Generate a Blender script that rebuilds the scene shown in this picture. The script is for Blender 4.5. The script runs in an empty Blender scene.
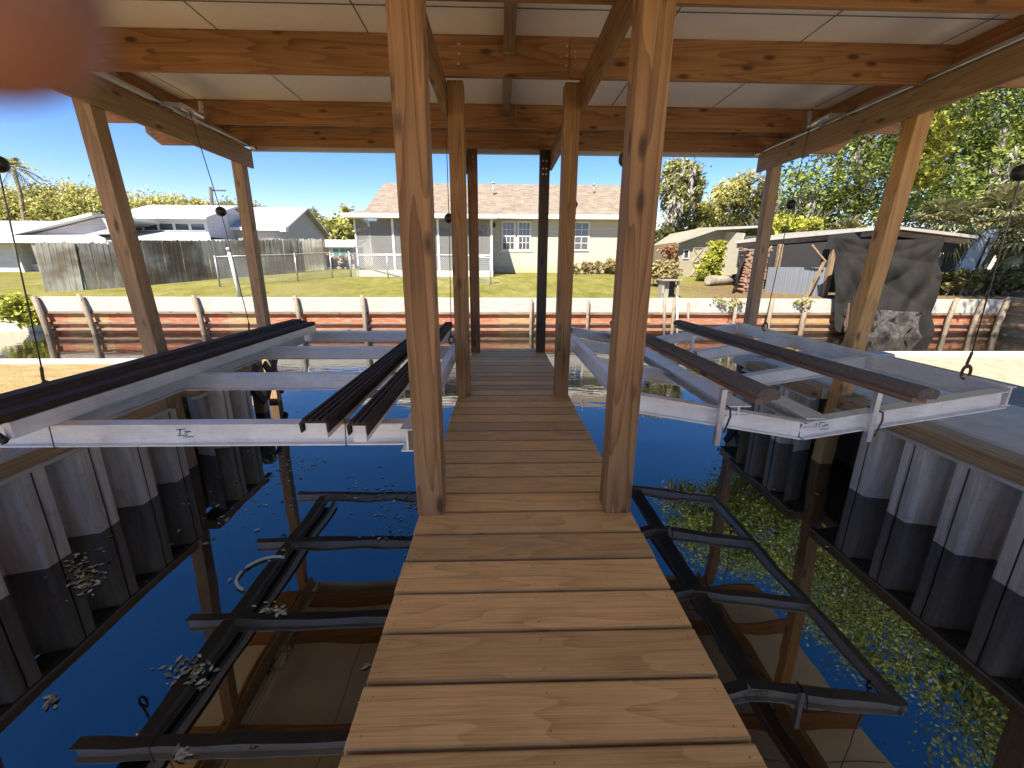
import bpy, bmesh, math, random
import numpy as np
from mathutils import Vector, Matrix

random.seed(7)
rng = np.random.default_rng(7)
SC = bpy.context.scene
COL = SC.collection
R = math.radians

# ------------------------------------------------------------------ camera
CAMZ = 1.3
F, PITCH, YAW, ROLL = 421.12, .2725, .0302, .0051
_cy, _sy, _cp, _sp = math.cos(YAW), math.sin(YAW), math.cos(PITCH), math.sin(PITCH)
_fwd = Vector((_sy * _cp, _cy * _cp, -_sp))
_rt0 = Vector((_cy, -_sy, 0))
_up0 = _rt0.cross(_fwd)
_rt = math.cos(ROLL) * _rt0 + math.sin(ROLL) * _up0
_up = -math.sin(ROLL) * _rt0 + math.cos(ROLL) * _up0
cam = bpy.data.cameras.new('camera')
camo = bpy.data.objects.new('camera', cam)
COL.objects.link(camo)
M = Matrix.Identity(4)
for i in range(3):
    M[i][0], M[i][1], M[i][2] = _rt[i], _up[i], -_fwd[i]
M[2][3] = CAMZ
camo.matrix_world = M
cam.sensor_width = 36
cam.lens = F / 1024 * 36
cam.clip_start = .004
cam.clip_end = 3000
cam.dof.use_dof = True
cam.dof.focus_distance = 4.0
cam.dof.aperture_fstop = 4.6
SC.camera = camo

# ------------------------------------------------------------------ light
SUNDIR = Vector((-.355, -.695, 1.0)).normalized()      # towards the sun
W = bpy.data.worlds.new('World')
SC.world = W
W.use_nodes = True
nt = W.node_tree
nt.nodes.clear()
sky = nt.nodes.new('ShaderNodeTexSky')
sky.sky_type = 'NISHITA'
sky.sun_disc = False
sky.sun_elevation = math.asin(SUNDIR.z)
sky.sun_rotation = math.atan2(SUNDIR.x, SUNDIR.y)
sky.air_density = .9
sky.dust_density = .1
sky.altitude = 1200
sky.ozone_density = 3.0
bg = nt.nodes.new('ShaderNodeBackground')
bg.inputs[1].default_value = .052
wo = nt.nodes.new('ShaderNodeOutputWorld')
hs_ = nt.nodes.new('ShaderNodeHueSaturation')
hs_.inputs['Saturation'].default_value = 1.34
hs_.inputs['Hue'].default_value = .510
wb = nt.nodes.new('ShaderNodeMix')
wb.data_type = 'RGBA'
wb.blend_type = 'MULTIPLY'
wb.inputs[0].default_value = 1
wb.inputs[7].default_value = (1.36, .92, .80, 1)
nt.links.new(sky.outputs[0], hs_.inputs['Color'])
nt.links.new(hs_.outputs[0], wb.inputs[6])
nt.links.new(wb.outputs[2], bg.inputs[0])
nt.links.new(bg.outputs[0], wo.inputs[0])
sl = bpy.data.lights.new('sun', 'SUN')
sl.energy = 2.5
sl.angle = R(.53)
sl.color = (1, .93, .80)
so = bpy.data.objects.new('sun', sl)
COL.objects.link(so)
so.rotation_euler = SUNDIR.to_track_quat('Z', 'Y').to_euler()
so.location = (-8, -16, 20)
SC.view_settings.view_transform = 'Standard'
SC.view_settings.look = 'None'
SC.view_settings.exposure = 2.65
SC.view_settings.gamma = 1
SC.view_settings.use_curve_mapping = False
SC.cycles.max_bounces = 10
SC.cycles.diffuse_bounces = 6
SC.cycles.use_denoising = True


# ------------------------------------------------------------------ helpers
def ray(u, v):
    return _rt * ((u - 512) / F) + _fwd + _up * ((384 - v) / F)


def at(u, v, y):
    d = ray(u, v)
    return Vector((d.x * y / d.y, y, CAMZ + d.z * y / d.y))


def gz(y):
    return .31 + min(max(y - 13.7, 0) / 8.8, 1) * .74


class MB:
    """collects shapes for ONE mesh"""

    def __init__(s):
        s.bm = bmesh.new()

    def box(s, x0, x1, y0, y1, z0, z1, bev=0.0):
        b = bmesh.new() if bev else s.bm
        vs = [b.verts.new(p) for p in ((x0, y0, z0), (x1, y0, z0), (x1, y1, z0), (x0, y1, z0),
                                       (x0, y0, z1), (x1, y0, z1), (x1, y1, z1), (x0, y1, z1))]
        for f in ((3, 2, 1, 0), (4, 5, 6, 7), (0, 1, 5, 4), (1, 2, 6, 5), (2, 3, 7, 6), (3, 0, 4, 7)):
            b.faces.new([vs[i] for i in f])
        if bev:
            bmesh.ops.bevel(b, geom=b.edges[:], offset=bev, segments=2, affect='EDGES', profile=.6)
            s._merge(b)
        return s

    def _merge(s, b):
        me = bpy.data.meshes.new('tmp')
        b.to_mesh(me)
        b.free()
        s.bm.from_mesh(me)
        bpy.data.meshes.remove(me)

    def prof(s, pts, P, Q, up=(0, 0, 1), bev=0, close=True):
        """extrude the profile (side, up) from P to Q"""
        b = bmesh.new() if bev else s.bm
        P, Q, up = Vector(P), Vector(Q), Vector(up)
        d = (Q - P).normalized()
        side = d.cross(up).normalized()
        up2 = side.cross(d).normalized()
        r0 = [b.verts.new(P + side * a + up2 * c) for a, c in pts]
        r1 = [b.verts.new(Q + side * a + up2 * c) for a, c in pts]
        n = len(pts)
        for i in range(n if close else n - 1):
            j = (i + 1) % n
            b.faces.new((r0[i], r0[j], r1[j], r1[i]))
        if close:
            b.faces.new(r0[::-1])
            b.faces.new(r1)
        if bev:
            bmesh.ops.recalc_face_normals(b, faces=b.faces[:])
            bmesh.ops.bevel(b, geom=b.edges[:], offset=bev, segments=2, affect='EDGES', profile=.6)
            s._merge(b)
        return s

    def bar(s, P, Q, w, h, bev=0, up=(0, 0, 1)):
        return s.prof([(-w / 2, -h / 2), (w / 2, -h / 2), (w / 2, h / 2), (-w / 2, h / 2)], P, Q, up, bev)

    def ibeam(s, P, Q, w, h, t=.008):
        a, c = w / 2, h / 2
        k = .006
        return s.prof([(-a, -c), (a, -c), (a, -c + t), (k, -c + t), (k, c - t), (a, c - t), (a, c), (-a, c),
                       (-a, c - t), (-k, c - t), (-k, -c + t), (-a, -c + t)], P, Q)

    def tube(s, pts, rad, n=8, cap=True):
        pts = [Vector(p) for p in pts]
        rads = rad if isinstance(rad, (list, tuple)) else [rad] * len(pts)
        rings = []
        ref = None
        for i, p in enumerate(pts):
            d = (pts[min(i + 1, len(pts) - 1)] - pts[max(i - 1, 0)]).normalized()
            if ref is None or abs(ref.dot(d)) > .95:
                ref = Vector((1, 0, 0)) if abs(d.x) < .8 else Vector((0, 1, 0))
            a = d.cross(ref).normalized()
            c = d.cross(a)
            rings.append([s.bm.verts.new(p + (a * math.cos(2 * math.pi * k / n) + c * math.sin(2 * math.pi * k / n)) * rads[i]) for k in range(n)])
        for r0, r1 in zip(rings, rings[1:]):
            for k in range(n):
                s.bm.faces.new((r0[k], r0[(k + 1) % n], r1[(k + 1) % n], r1[k])).smooth = True
        if cap:
            s.bm.faces.new(rings[0][::-1])
            s.bm.faces.new(rings[-1])
        return s

    def ball(s, c, r, seg=14, sq=(1, 1, 1)):
        g = bmesh.ops.create_uvsphere(s.bm, u_segments=seg, v_segments=seg // 2 + 2, radius=r)
        for v in g['verts']:
            v.co = Vector((v.co.x * sq[0], v.co.y * sq[1], v.co.z * sq[2])) + Vector(c)
            for f in v.link_faces:
                f.smooth = True
        return s

    def torus(s, c, R0, r0, axis='Y', n=16, m=8, sx=1, sz=1):
        c = Vector(c)
        rings = []
        for i in range(n):
            a = 2 * math.pi * i / n
            ring = []
            for j in range(m):
                b = 2 * math.pi * j / m
                q = (R0 + r0 * math.cos(b))
                p = Vector((q * math.cos(a) * sx, r0 * math.sin(b), q * math.sin(a) * sz))
                if axis == 'X':
                    p = Vector((p.y, p.x, p.z))
                ring.append(s.bm.verts.new(c + p))
            rings.append(ring)
        for i in range(n):
            for j in range(m):
                f = s.bm.faces.new((rings[i][j], rings[(i + 1) % n][j], rings[(i + 1) % n][(j + 1) % m], rings[i][(j + 1) % m]))
                f.smooth = True
        return s

    def poly(s, pts):
        s.bm.faces.new([s.bm.verts.new(p) for p in pts])
        return s

    def slab(s, pts, thick, d=(0, 0, -1)):
        d = Vector(d) * thick
        a = [s.bm.verts.new(Vector(p)) for p in pts]
        b = [s.bm.verts.new(Vector(p) + d) for p in pts]
        n = len(a)
        s.bm.faces.new(a)
        s.bm.faces.new(b[::-1])
        for i in range(n):
            s.bm.faces.new((a[i], b[i], b[(i + 1) % n], a[(i + 1) % n]))
        return s

    def sheet(s, f, nu, nv):
        g = [[s.bm.verts.new(f(i / nu, j / nv)) for j in range(nv + 1)] for i in range(nu + 1)]
        for i in range(nu):
            for j in range(nv):
                s.bm.faces.new((g[i][j], g[i + 1][j], g[i + 1][j + 1], g[i][j + 1])).smooth = True
        return s

    def build(s, name, mat, parent=None, fix=True):
        if fix:
            bmesh.ops.recalc_face_normals(s.bm, faces=s.bm.faces[:])
        me = bpy.data.meshes.new(name)
        if parent is not None:
            off = Vector(parent.location) if parent.type == 'EMPTY' else Vector((0, 0, 0))
            if parent.parent is not None:
                off = off + Vector(parent.parent.location)
            elif parent.type != 'EMPTY':
                pass
            bmesh.ops.translate(s.bm, verts=s.bm.verts[:], vec=-off)
        s.bm.to_mesh(me)
        s.bm.free()
        o = bpy.data.objects.new(name, me)
        COL.objects.link(o)
        if mat:
            me.materials.append(mat)
        if parent is not None:
            o.parent = parent
        return o


def tag(o, label=None, cat=None, group=None, kind=None):
    if label: o['label'] = label
    if cat: o['category'] = cat
    if group: o['group'] = group
    if kind: o['kind'] = kind
    return o


def empty(name, loc, label, cat, group=None):
    o = bpy.data.objects.new(name, None)
    COL.objects.link(o)
    o.location = loc
    o.empty_display_size = .1
    return tag(o, label, cat, group)


# ------------------------------------------------------------------ materials
# overall reflectance of the sunlit materials round the boathouse
ALBEDO = dict(lawn=.45, painted_seawall_panels=.62, whitewashed_concrete_cap=.60, cream_lap_siding=.64, tan_shed_siding=.66, white_lap_siding=.7,
              grey_lap_siding=.85, cream_foundation=.6, white_metal_roof=.9, pale_barn_roof=.7, tan_shingles=.5, weathered_stockade=.58,
              white_trim=.75, pale_sand=.58, dry_straw_grass=.8, seawall_wale=.7, grey_seawall_pile=.7, white_pvc=.6, cream_concrete=.75, porch_screen=.8, porch_interior_wall=.7,
              blue_grey_corrugated_sheet=.58, pale_blue_cover=.75, tan_timber_wall=.75, barn_timber=.75, barn_timber_long=.75, split_firewood=.8,
              chain_link_mesh=.7, fence_pipe=.7, cut_log_end=.7, pale_bark=.7, bare_twigs=.7)
LEAFK = 1.08


class N:
    def __init__(s, name):
        s.m = bpy.data.materials.new(name)
        s.m.use_nodes = True
        s.t = s.m.node_tree
        s.b = s.t.nodes['Principled BSDF']
        s.k = ALBEDO.get(name, 1.0)

    def n(s, typ, **kw):
        x = s.t.nodes.new(typ)
        for k, v in kw.items():
            setattr(x, k, v)
        return x

    def l(s, a, b):
        s.t.links.new(a, b)

    def coord(s, scale=(1, 1, 1), obj=True, jitter=False):
        tc = s.n('ShaderNodeTexCoord')
        mp = s.n('ShaderNodeMapping')
        mp.inputs['Scale'].default_value = scale
        s.l(tc.outputs['Object'], mp.inputs['Vector'])
        if jitter:
            oi = s.n('ShaderNodeObjectInfo')
            mu = s.n('ShaderNodeMath', operation='MULTIPLY')
            mu.inputs[1].default_value = 37.0
            s.l(oi.outputs['Random'], mu.inputs[0])
            s.l(mu.outputs[0], mp.inputs['Location'])
        return mp.outputs[0]

    def noise(s, vec, scale, detail=4, rough=.55, dist=0):
        x = s.n('ShaderNodeTexNoise')
        x.inputs['Scale'].default_value = scale
        x.inputs['Detail'].default_value = detail
        x.inputs['Roughness'].default_value = rough
        x.inputs['Distortion'].default_value = dist
        s.l(vec, x.inputs['Vector'])
        return x.outputs['Fac']

    def ramp(s, fac, stops):
        x = s.n('ShaderNodeValToRGB')
        e = x.color_ramp.elements
        while len(e) < len(stops):
            e.new(.5)
        for k, (p, c) in enumerate(stops):
            e[k].position = p
            e[k].color = (*c, 1) if len(c) == 3 else c
        s.l(fac, x.inputs[0])
        return x.outputs[0]

    def mix(s, fac, a, b, mode='MIX'):
        x = s.n('ShaderNodeMix', data_type='RGBA', blend_type=mode)
        for v, sock in ((fac, 0), (a, 6), (b, 7)):
            if isinstance(v, (int, float)):
                x.inputs[sock].default_value = v
            elif isinstance(v, tuple):
                x.inputs[sock].default_value = (*v, 1)
            else:
                s.l(v, x.inputs[sock])
        return x.outputs[2]

    def math(s, op, a, b=None, c=None):
        x = s.n('ShaderNodeMath', operation=op)
        for i, v in enumerate((a, b, c)):
            if v is None: continue
            if isinstance(v, (int, float)):
                x.inputs[i].default_value = v
            else:
                s.l(v, x.inputs[i])
        return x.outputs[0]

    def bump(s, h, strength=.3, dist=.01):
        x = s.n('ShaderNodeBump')
        x.inputs['Strength'].default_value = strength
        x.inputs['Distance'].default_value = dist
        s.l(h, x.inputs['Height'])
        s.l(x.outputs[0], s.b.inputs['Normal'])

    def out(s, col, rough=.6, metal=0, spec=.5):
        if s.k != 1:
            col = tuple(x * s.k for x in col) if isinstance(col, tuple) else s.mix(1.0, col, (s.k, s.k, s.k), 'MULTIPLY')
        if isinstance(col, tuple):
            s.b.inputs['Base Color'].default_value = (*col, 1)
        else:
            s.l(col, s.b.inputs['Base Color'])
        if isinstance(rough, (int, float)):
            s.b.inputs['Roughness'].default_value = rough
        else:
            s.l(rough, s.b.inputs['Roughness'])
        s.b.inputs['Metallic'].default_value = metal
        s.b.inputs['Specular IOR Level'].default_value = spec
        return s.m


def wood(name, axis, light, dark, knot=True, rough=.62, grain=1.0):
    m = N(name)
    ia = 'XYZ'.index(axis)
    sc = [6.0] * 3
    sc[ia] = .38
    v = m.coord(tuple(sc), jitter=True)
    # flat sawn figure: contour lines of a stretched noise field
    fld = m.noise(v, .9, 2, .45)
    ring = m.math('FRACT', m.math('MULTIPLY', fld, 15.0 * grain))
    ring = m.math('POWER', ring, 1.7)
    sc2 = [150.0] * 3
    sc2[ia] = 2.2
    fine = m.noise(m.coord(tuple(sc2), jitter=True), 1.0, 3, .6)
    sc3 = [26.0] * 3
    sc3[ia] = .7
    band = m.noise(m.coord(tuple(sc3), jitter=True), 1.0, 3, .6)
    g = m.math('ADD', m.math('ADD', m.math('MULTIPLY', ring, -.30), m.math('MULTIPLY', fine, .40)), m.math('MULTIPLY', band, .58))
    mid = tuple(a * .55 + b * .45 for a, b in zip(light, dark))
    c = m.ramp(g, [(.08, dark), (.36, mid), (.62, light)])
    big = m.noise(m.coord((1.3, 1.3, 1.3), jitter=True), 1.3, 3)
    c = m.mix(.5, c, m.ramp(big, [(.3, (.62, .58, .55)), (.7, (1.15, 1.12, 1.08))]), 'MULTIPLY')
    if knot:
        sck = [7.0] * 3
        sck[ia] = 2.6
        vo = m.n('ShaderNodeTexVoronoi')
        vo.inputs['Scale'].default_value = 1.0
        m.l(m.coord(tuple(sck), jitter=True), vo.inputs['Vector'])
        k = m.ramp(vo.outputs['Distance'], [(.08, (1, 1, 1)), (.19, (0, 0, 0))])
        c = m.mix(m.math('MULTIPLY', k, .85), c, tuple(x * .28 for x in dark))
    m.bump(g, .2, .004)
    return m.out(c, rough, 0, .35)


MAT = {}
PL, PD = (.46, .27, .125), (.19, .085, .03)
for ax in 'XYZ':
    MAT['post' + ax] = wood('treated_pine_post_' + ax.lower(), ax, (.36, .205, .085), (.13, .06, .021))
    MAT['beam' + ax] = wood('amber_pine_beam_' + ax.lower(), ax, (.42, .225, .095), (.20, .085, .032), grain=.8)
    MAT['old' + ax] = wood('weathered_pine_' + ax.lower(), ax, (.40, .275, .15), (.22, .13, .06))
MAT['amberZ'] = wood('amber_post', 'Z', (.60, .36, .13), (.36, .18, .055))
MAT['brownZ'] = wood('brown_aged_post', 'Z', (.20, .10, .045), (.09, .04, .018))
MAT['charZ'] = wood('dark_weathered_post', 'Z', (.07, .05, .035), (.028, .02, .014))
MAT['dark_pile'] = wood('dark_wet_pile', 'Z', (.075, .05, .03), (.02, .014, .01))


def deckmat():
    m = N('deck_boards')
    tc = m.n('ShaderNodeTexCoord')
    sep = m.n('ShaderNodeSeparateXYZ')
    m.l(tc.outputs['Object'], sep.inputs[0])
    idx = m.math('FLOOR', m.math('DIVIDE', m.math('SUBTRACT', sep.outputs[1], .862 - 3), .197))
    wn = m.n('ShaderNodeTexWhiteNoise', noise_dimensions='1D')
    m.l(idx, wn.inputs['W'])
    cb = m.n('ShaderNodeCombineXYZ')
    m.l(m.math('ADD', m.math('MULTIPLY', sep.outputs[0], .75), m.math('MULTIPLY', wn.outputs[0], 50)), cb.inputs[0])
    m.l(m.math('MULTIPLY', sep.outputs[1], 5.5), cb.inputs[1])
    m.l(m.math('MULTIPLY', sep.outputs[2], 10), cb.inputs[2])
    v = cb.outputs[0]
    fld = m.noise(v, .75, 2, .45)
    ring = m.math('POWER', m.math('FRACT', m.math('MULTIPLY', fld, 14.0)), 1.8)
    cb2 = m.n('ShaderNodeCombineXYZ')
    m.l(m.math('ADD', m.math('MULTIPLY', sep.outputs[0], 3.0), m.math('MULTIPLY', wn.outputs[0], 90)), cb2.inputs[0])
    m.l(m.math('MULTIPLY', sep.outputs[1], 170), cb2.inputs[1])
    fine = m.noise(cb2.outputs[0], 1.0, 3, .65)
    g = m.math('ADD', m.math('MULTIPLY', ring, -.17), m.math('MULTIPLY', fine, .80))
    c = m.ramp(g, [(.05, (.42, .225, .08)), (.28, (.70, .42, .15)), (.52, (.86, .55, .215))])
    t = m.ramp(wn.outputs[0], [(0, (.74, .72, .72)), (1, (1.1, 1.06, 1.0))])
    c = m.mix(1.0, c, t, 'MULTIPLY')
    vo = m.n('ShaderNodeTexVoronoi')
    cb3 = m.n('ShaderNodeCombineXYZ')
    m.l(m.math('ADD', m.math('MULTIPLY', sep.outputs[0], 1.6), m.math('MULTIPLY', wn.outputs[0], 33)), cb3.inputs[0])
    m.l(m.math('MULTIPLY', sep.outputs[1], 5), cb3.inputs[1])
    vo.inputs['Scale'].default_value = 1
    m.l(cb3.outputs[0], vo.inputs['Vector'])
    k = m.ramp(vo.outputs['Distance'], [(.03, (1, 1, 1)), (.07, (0, 0, 0))])
    c = m.mix(m.math('MULTIPLY', k, .7), c, (.1, .05, .025))
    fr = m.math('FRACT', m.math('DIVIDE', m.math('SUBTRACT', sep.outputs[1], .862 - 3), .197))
    sy = m.math('MULTIPLY', m.math('SUBTRACT', m.math('ABSOLUTE', m.math('SUBTRACT', fr, .5)), .29), .197)
    sx = None
    for xs_ in (-.545, 0, .54):
        q = m.math('ABSOLUTE', m.math('SUBTRACT', sep.outputs[0], xs_))
        sx = q if sx is None else m.math('MINIMUM', sx, q)
    sd = m.math('SQRT', m.math('ADD', m.math('MULTIPLY', sx, sx), m.math('MULTIPLY', sy, sy)))
    c = m.mix(m.math('MULTIPLY', m.math('LESS_THAN', sd, .004), .45), c, (.07, .05, .035))
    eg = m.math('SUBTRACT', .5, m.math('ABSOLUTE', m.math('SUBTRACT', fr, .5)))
    c = m.mix(m.math('MULTIPLY', m.ramp(eg, [(.045, (1, 1, 1)), (.07, (0, 0, 0))]), .45), c, (.10, .055, .03))  # gap shade at the seams painted into the board edges, along with edge dirt
    dirt = m.noise(m.coord((2, 2, 2)), 2.2, 5, .65)
    c = m.mix(.5, c, m.ramp(dirt, [(.32, (.74, .74, .76)), (.62, (1.06, 1.05, 1.04))]), 'MULTIPLY')
    m.bump(g, .25, .003)
    return m.out(c, .62, 0, .3)


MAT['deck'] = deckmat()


def plain(name, col, rough=.6, metal=0, var=.25, scale=6, bump=0, spec=.5, stretch=(1, 1, 1)):
    m = N(name)
    f = m.noise(m.coord(stretch), scale, 5, .6)
    c = m.ramp(f, [(.25, tuple(x * (1 - var) for x in col)), (.75, tuple(min(1, x * (1 + var)) for x in col))])
    if bump:
        m.bump(f, bump, .01)
    return m.out(c, rough, metal, spec)


def aluminium():
    m = N('mill_aluminium')
    f = m.noise(m.coord((1, 1, 1)), 5, 5, .65)
    s = m.noise(m.coord((3, 3, 60)), 2, 3, .6)
    c = m.ramp(m.math('ADD', m.math('MULTIPLY', f, .6), m.math('MULTIPLY', s, .4)),
               [(.3, (.60, .575, .53)), (.7, (.90, .87, .81))])
    st = m.noise(m.coord((2, 2, 2)), 9, 6, .75)
    c = m.mix(m.math('MULTIPLY', m.ramp(st, [(.60, (0, 0, 0)), (.72, (1, 1, 1))]), .5), c, (.30, .25, .19))
    return m.out(c, m.ramp(f, [(.3, (.35, .35, .35)), (.7, (.55, .55, .55))]), .25, .5)


MAT['alu'] = aluminium()
MAT['galv'] = plain('galvanised_pipe', (.62, .63, .65), .35, .8, .2, 12)
MAT['ceiling'] = plain('soffit_panel', (.88, .83, .76), .45, 0, .07, 2.2)
MAT['seam'] = plain('panel_seam', (.16, .14, .12), .6)
MAT['trim_white'] = plain('white_trim', (.80, .79, .76), .45, 0, .06, 3)
MAT['vinyl_brown'] = plain('brown_vinyl_bunk_cover', (.048, .034, .027), .75, 0, .3, 20, 0, .12)
MAT['carpet'] = plain('grey_brown_carpet', (.105, .085, .07), .95, 0, .35, 60, .4)
MAT['lumber'] = wood('bunk_lumber', 'Y', (.30, .17, .10), (.10, .05, .03))
MAT['black'] = plain('black_plastic', (.014, .014, .015), .45)
MAT['cable'] = plain('steel_cable', (.12, .12, .125), .4, .7)
MAT['rust'] = plain('rusty_steel', (.13, .06, .035), .75, .2, .4, 30)
MAT['nail'] = plain('nail_heads', (.55, .53, .5), .4, .6)
MAT['skin'] = plain('skin', (.19, .088, .06), .5, 0, .1, 40)
MAT['nailskin'] = plain('fingernail', (.58, .36, .29), .3, 0, .05)
MAT['ink'] = plain('ink_mark', (.03, .06, .09), .5)
MAT['tie'] = plain('zip_tie', (.05, .05, .05), .5)


def sheetmat():
    m = N('vinyl_sheet_pile')
    tc = m.n('ShaderNodeTexCoord')
    sep = m.n('ShaderNodeSeparateXYZ')
    m.l(tc.outputs['Object'], sep.inputs[0])
    ph = m.math('FRACT', m.math('DIVIDE', sep.outputs[1], .42))
    d = m.math('ABSOLUTE', m.math('SUBTRACT', ph, .5))
    ln = m.ramp(d, [(.010, (1, 1, 1)), (.02, (0, 0, 0))])
    rustzone = m.noise(m.coord((6, 6, .8)), 1.5, 4, .6)
    rl = m.math('MULTIPLY', m.ramp(d, [(.01, (1, 1, 1)), (.07, (0, 0, 0))]), m.ramp(rustzone, [(.5, (0, 0, 0)), (.62, (1, 1, 1))]))
    streak = m.noise(m.coord((9, 9, .7)), 1.6, 5, .65)
    c = m.ramp(streak, [(.25, (.42, .33, .235)), (.5, (.63, .535, .42)), (.75, (.82, .74, .64))])
    idx = m.math('FLOOR', m.math('DIVIDE', sep.outputs[1], .42))
    wn = m.n('ShaderNodeTexWhiteNoise', noise_dimensions='1D')
    m.l(idx, wn.inputs['W'])
    c = m.mix(.6, c, m.ramp(wn.outputs[0], [(0, (.7, .68, .66)), (1, (1.15, 1.13, 1.1))]), 'MULTIPLY')
    blot = m.noise(m.coord((3, 3, 3)), 4, 6, .7)
    c = m.mix(m.math('MULTIPLY', m.ramp(blot, [(.55, (0, 0, 0)), (.7, (1, 1, 1))]), .35), c, (.16, .12, .085))
    c = m.mix(m.math('MULTIPLY', rl, .75), c, (.17, .06, .025))
    c = m.mix(ln, c, (.03, .02, .015))
    # dark slime band just over the water line
    zz = m.math('ADD', sep.outputs[2], m.math('MULTIPLY', m.noise(m.coord((5, 5, 1)), 2.0, 4), .05))
    sl_ = m.ramp(m.math('ADD', zz, .8), [(.045, (1, 1, 1)), (.075, (0, 0, 0))])
    c = m.mix(m.math('MULTIPLY', sl_, .9), c, (.018, .015, .012))
    return m.out(c, .55, 0, .3)


MAT['sheet'] = sheetmat()


def watermat():
    m = N('dark_canal_water')
    w1 = m.noise(m.coord((1, 1, 1)), 1.1, 2, .45)
    w2 = m.noise(m.coord((.5, 1.6, 1)), 5.0, 2, .5)
    tc = m.n('ShaderNodeTexCoord')
    sep = m.n('ShaderNodeSeparateXYZ')
    m.l(tc.outputs['Object'], sep.inputs[0])
    open_ = m.ramp(m.math('DIVIDE', sep.outputs[1], 14.0), [(.40, (0, 0, 0)), (.62, (1, 1, 1))])
    h = m.math('ADD', m.math('MULTIPLY', w1, .011), m.math('MULTIPLY', m.math('MULTIPLY', w2, open_), .006))
    m.bump(h, .55, 1.0)
    c = m.ramp(w1, [(.3, (.006, .005, .004)), (.7, (.011, .009, .006))])
    m.out(c, .012, 0, .5)
    m.b.inputs['IOR'].default_value = 2.1
    return m.m


MAT['water'] = watermat()


def grassmat():
    m = N('lawn')
    a = m.noise(m.coord((1, 1, 1)), .55, 5, .6)
    b = m.noise(m.coord((1, 1, 1)), 9, 4, .7)
    b2 = m.noise(m.coord((1, .45, 1)), 2.4, 5, .75)
    f = m.math('ADD', m.math('MULTIPLY', a, .3), m.math('ADD', m.math('MULTIPLY', b, .3), m.math('MULTIPLY', b2, .4)))
    c = m.ramp(f, [(.38, (.17, .16, .04)), (.47, (.28, .265, .055)), (.54, (.37, .34, .09)), (.63, (.52, .44, .19))])
    tc = m.n('ShaderNodeTexCoord')
    sep = m.n('ShaderNodeSeparateXYZ')
    m.l(tc.outputs['Object'], sep.inputs[0])
    pt = m.noise(m.coord((1, 1, 1)), .22, 4, .6)
    c = m.mix(m.math('MULTIPLY', m.ramp(pt, [(.48, (0, 0, 0)), (.66, (1, 1, 1))]), .6), c, (.36, .29, .12))
    # bare straw-coloured soil in the yard on the right
    x = m.math('ADD', sep.outputs[0], m.math('MULTIPLY', a, 3.0))
    y = m.math('ADD', sep.outputs[1], m.math('MULTIPLY', a, 4.0))
    fx = m.ramp(m.math('DIVIDE', x, 20), [(.37, (0, 0, 0)), (.46, (1, 1, 1))])
    fy = m.ramp(m.math('DIVIDE', y, 30), [(.60, (1, 1, 1)), (.68, (0, 0, 0))])
    soil = m.ramp(b, [(.3, (.20, .125, .06)), (.55, (.31, .215, .11)), (.75, (.40, .31, .17))])
    c = m.mix(m.math('MULTIPLY', fx, fy), c, soil)
    m.bump(b, .5, .05)
    return m.out(c, .95, 0, .1)


MAT['grass'] = grassmat()


def strawmat():
    m = N('dry_straw_grass')
    a = m.noise(m.coord((1, 2.2, 1)), 3, 6, .7)
    b = m.noise(m.coord((1, 1, 1)), 26, 4, .75)
    f = m.math('ADD', m.math('MULTIPLY', a, .5), m.math('MULTIPLY', b, .5))
    c = m.ramp(f, [(.3, (.16, .10, .045)), (.45, (.34, .23, .10)), (.6, (.48, .35, .17)), (.75, (.58, .46, .27))])
    m.bump(b, .8, .04)
    return m.out(c, .95, 0, .1)


MAT['straw'] = strawmat()
MAT['sand'] = plain('pale_sand', (.52, .44, .31), .95, 0, .3, 7, .5, .1)
MAT['concrete'] = plain('pale_concrete', (.56, .51, .38), .85, 0, .18, 3, .15, .3)
MAT['kerb'] = plain('cream_concrete', (.60, .56, .46), .85, 0, .15, 5, .15, .3)
MAT['mud'] = plain('bank_soil', (.10, .075, .05), .95, 0, .3, 6)


def canalwall():
    m = N('painted_seawall_panels')
    tc = m.n('ShaderNodeTexCoord')
    sep = m.n('ShaderNodeSeparateXYZ')
    m.l(tc.outputs['Object'], sep.inputs[0])
    z = m.math('ADD', sep.outputs[2], m.math('MULTIPLY', m.math('SUBTRACT', m.noise(m.coord((1.2, 1, 1)), 1.0, 3), .5), .12))
    idx = m.math('FLOOR', m.math('DIVIDE', sep.outputs[0], 1.22))
    wn = m.n('ShaderNodeTexWhiteNoise', noise_dimensions='1D')
    m.l(idx, wn.inputs['W'])
    base = m.ramp(m.math('ADD', m.math('MULTIPLY', z, 1.0), .85),
                  [(.0, (.30, .16, .11)), (.28, (.46, .30, .23)), (.34, (.50, .40, .33)), (.52, (.60, .38, .28)), (.58, (.50, .13, .055)), (.72, (.56, .17, .075))])
    alt = m.ramp(wn.outputs[0], [(.55, (0, 0, 0)), (.56, (1, 1, 1)), (.8, (1, 1, 1)), (.81, (0, 0, 0))])
    c = m.mix(m.math('MULTIPLY', alt, .6), base, (.62, .40, .14))
    st = m.noise(m.coord((1.5, 1, 7)), 2.0, 6, .75)
    c = m.mix(m.math('MULTIPLY', m.ramp(st, [(.50, (0, 0, 0)), (.66, (1, 1, 1))]), .65), c, (.66, .58, .50))
    st2 = m.noise(m.coord((3, 1, 1.2)), 3.0, 6, .75)
    c = m.mix(m.math('MULTIPLY', m.ramp(st2, [(.58, (0, 0, 0)), (.72, (1, 1, 1))]), .5), c, (.10, .055, .04))
    return m.out(c, .85, 0, .2)


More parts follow.
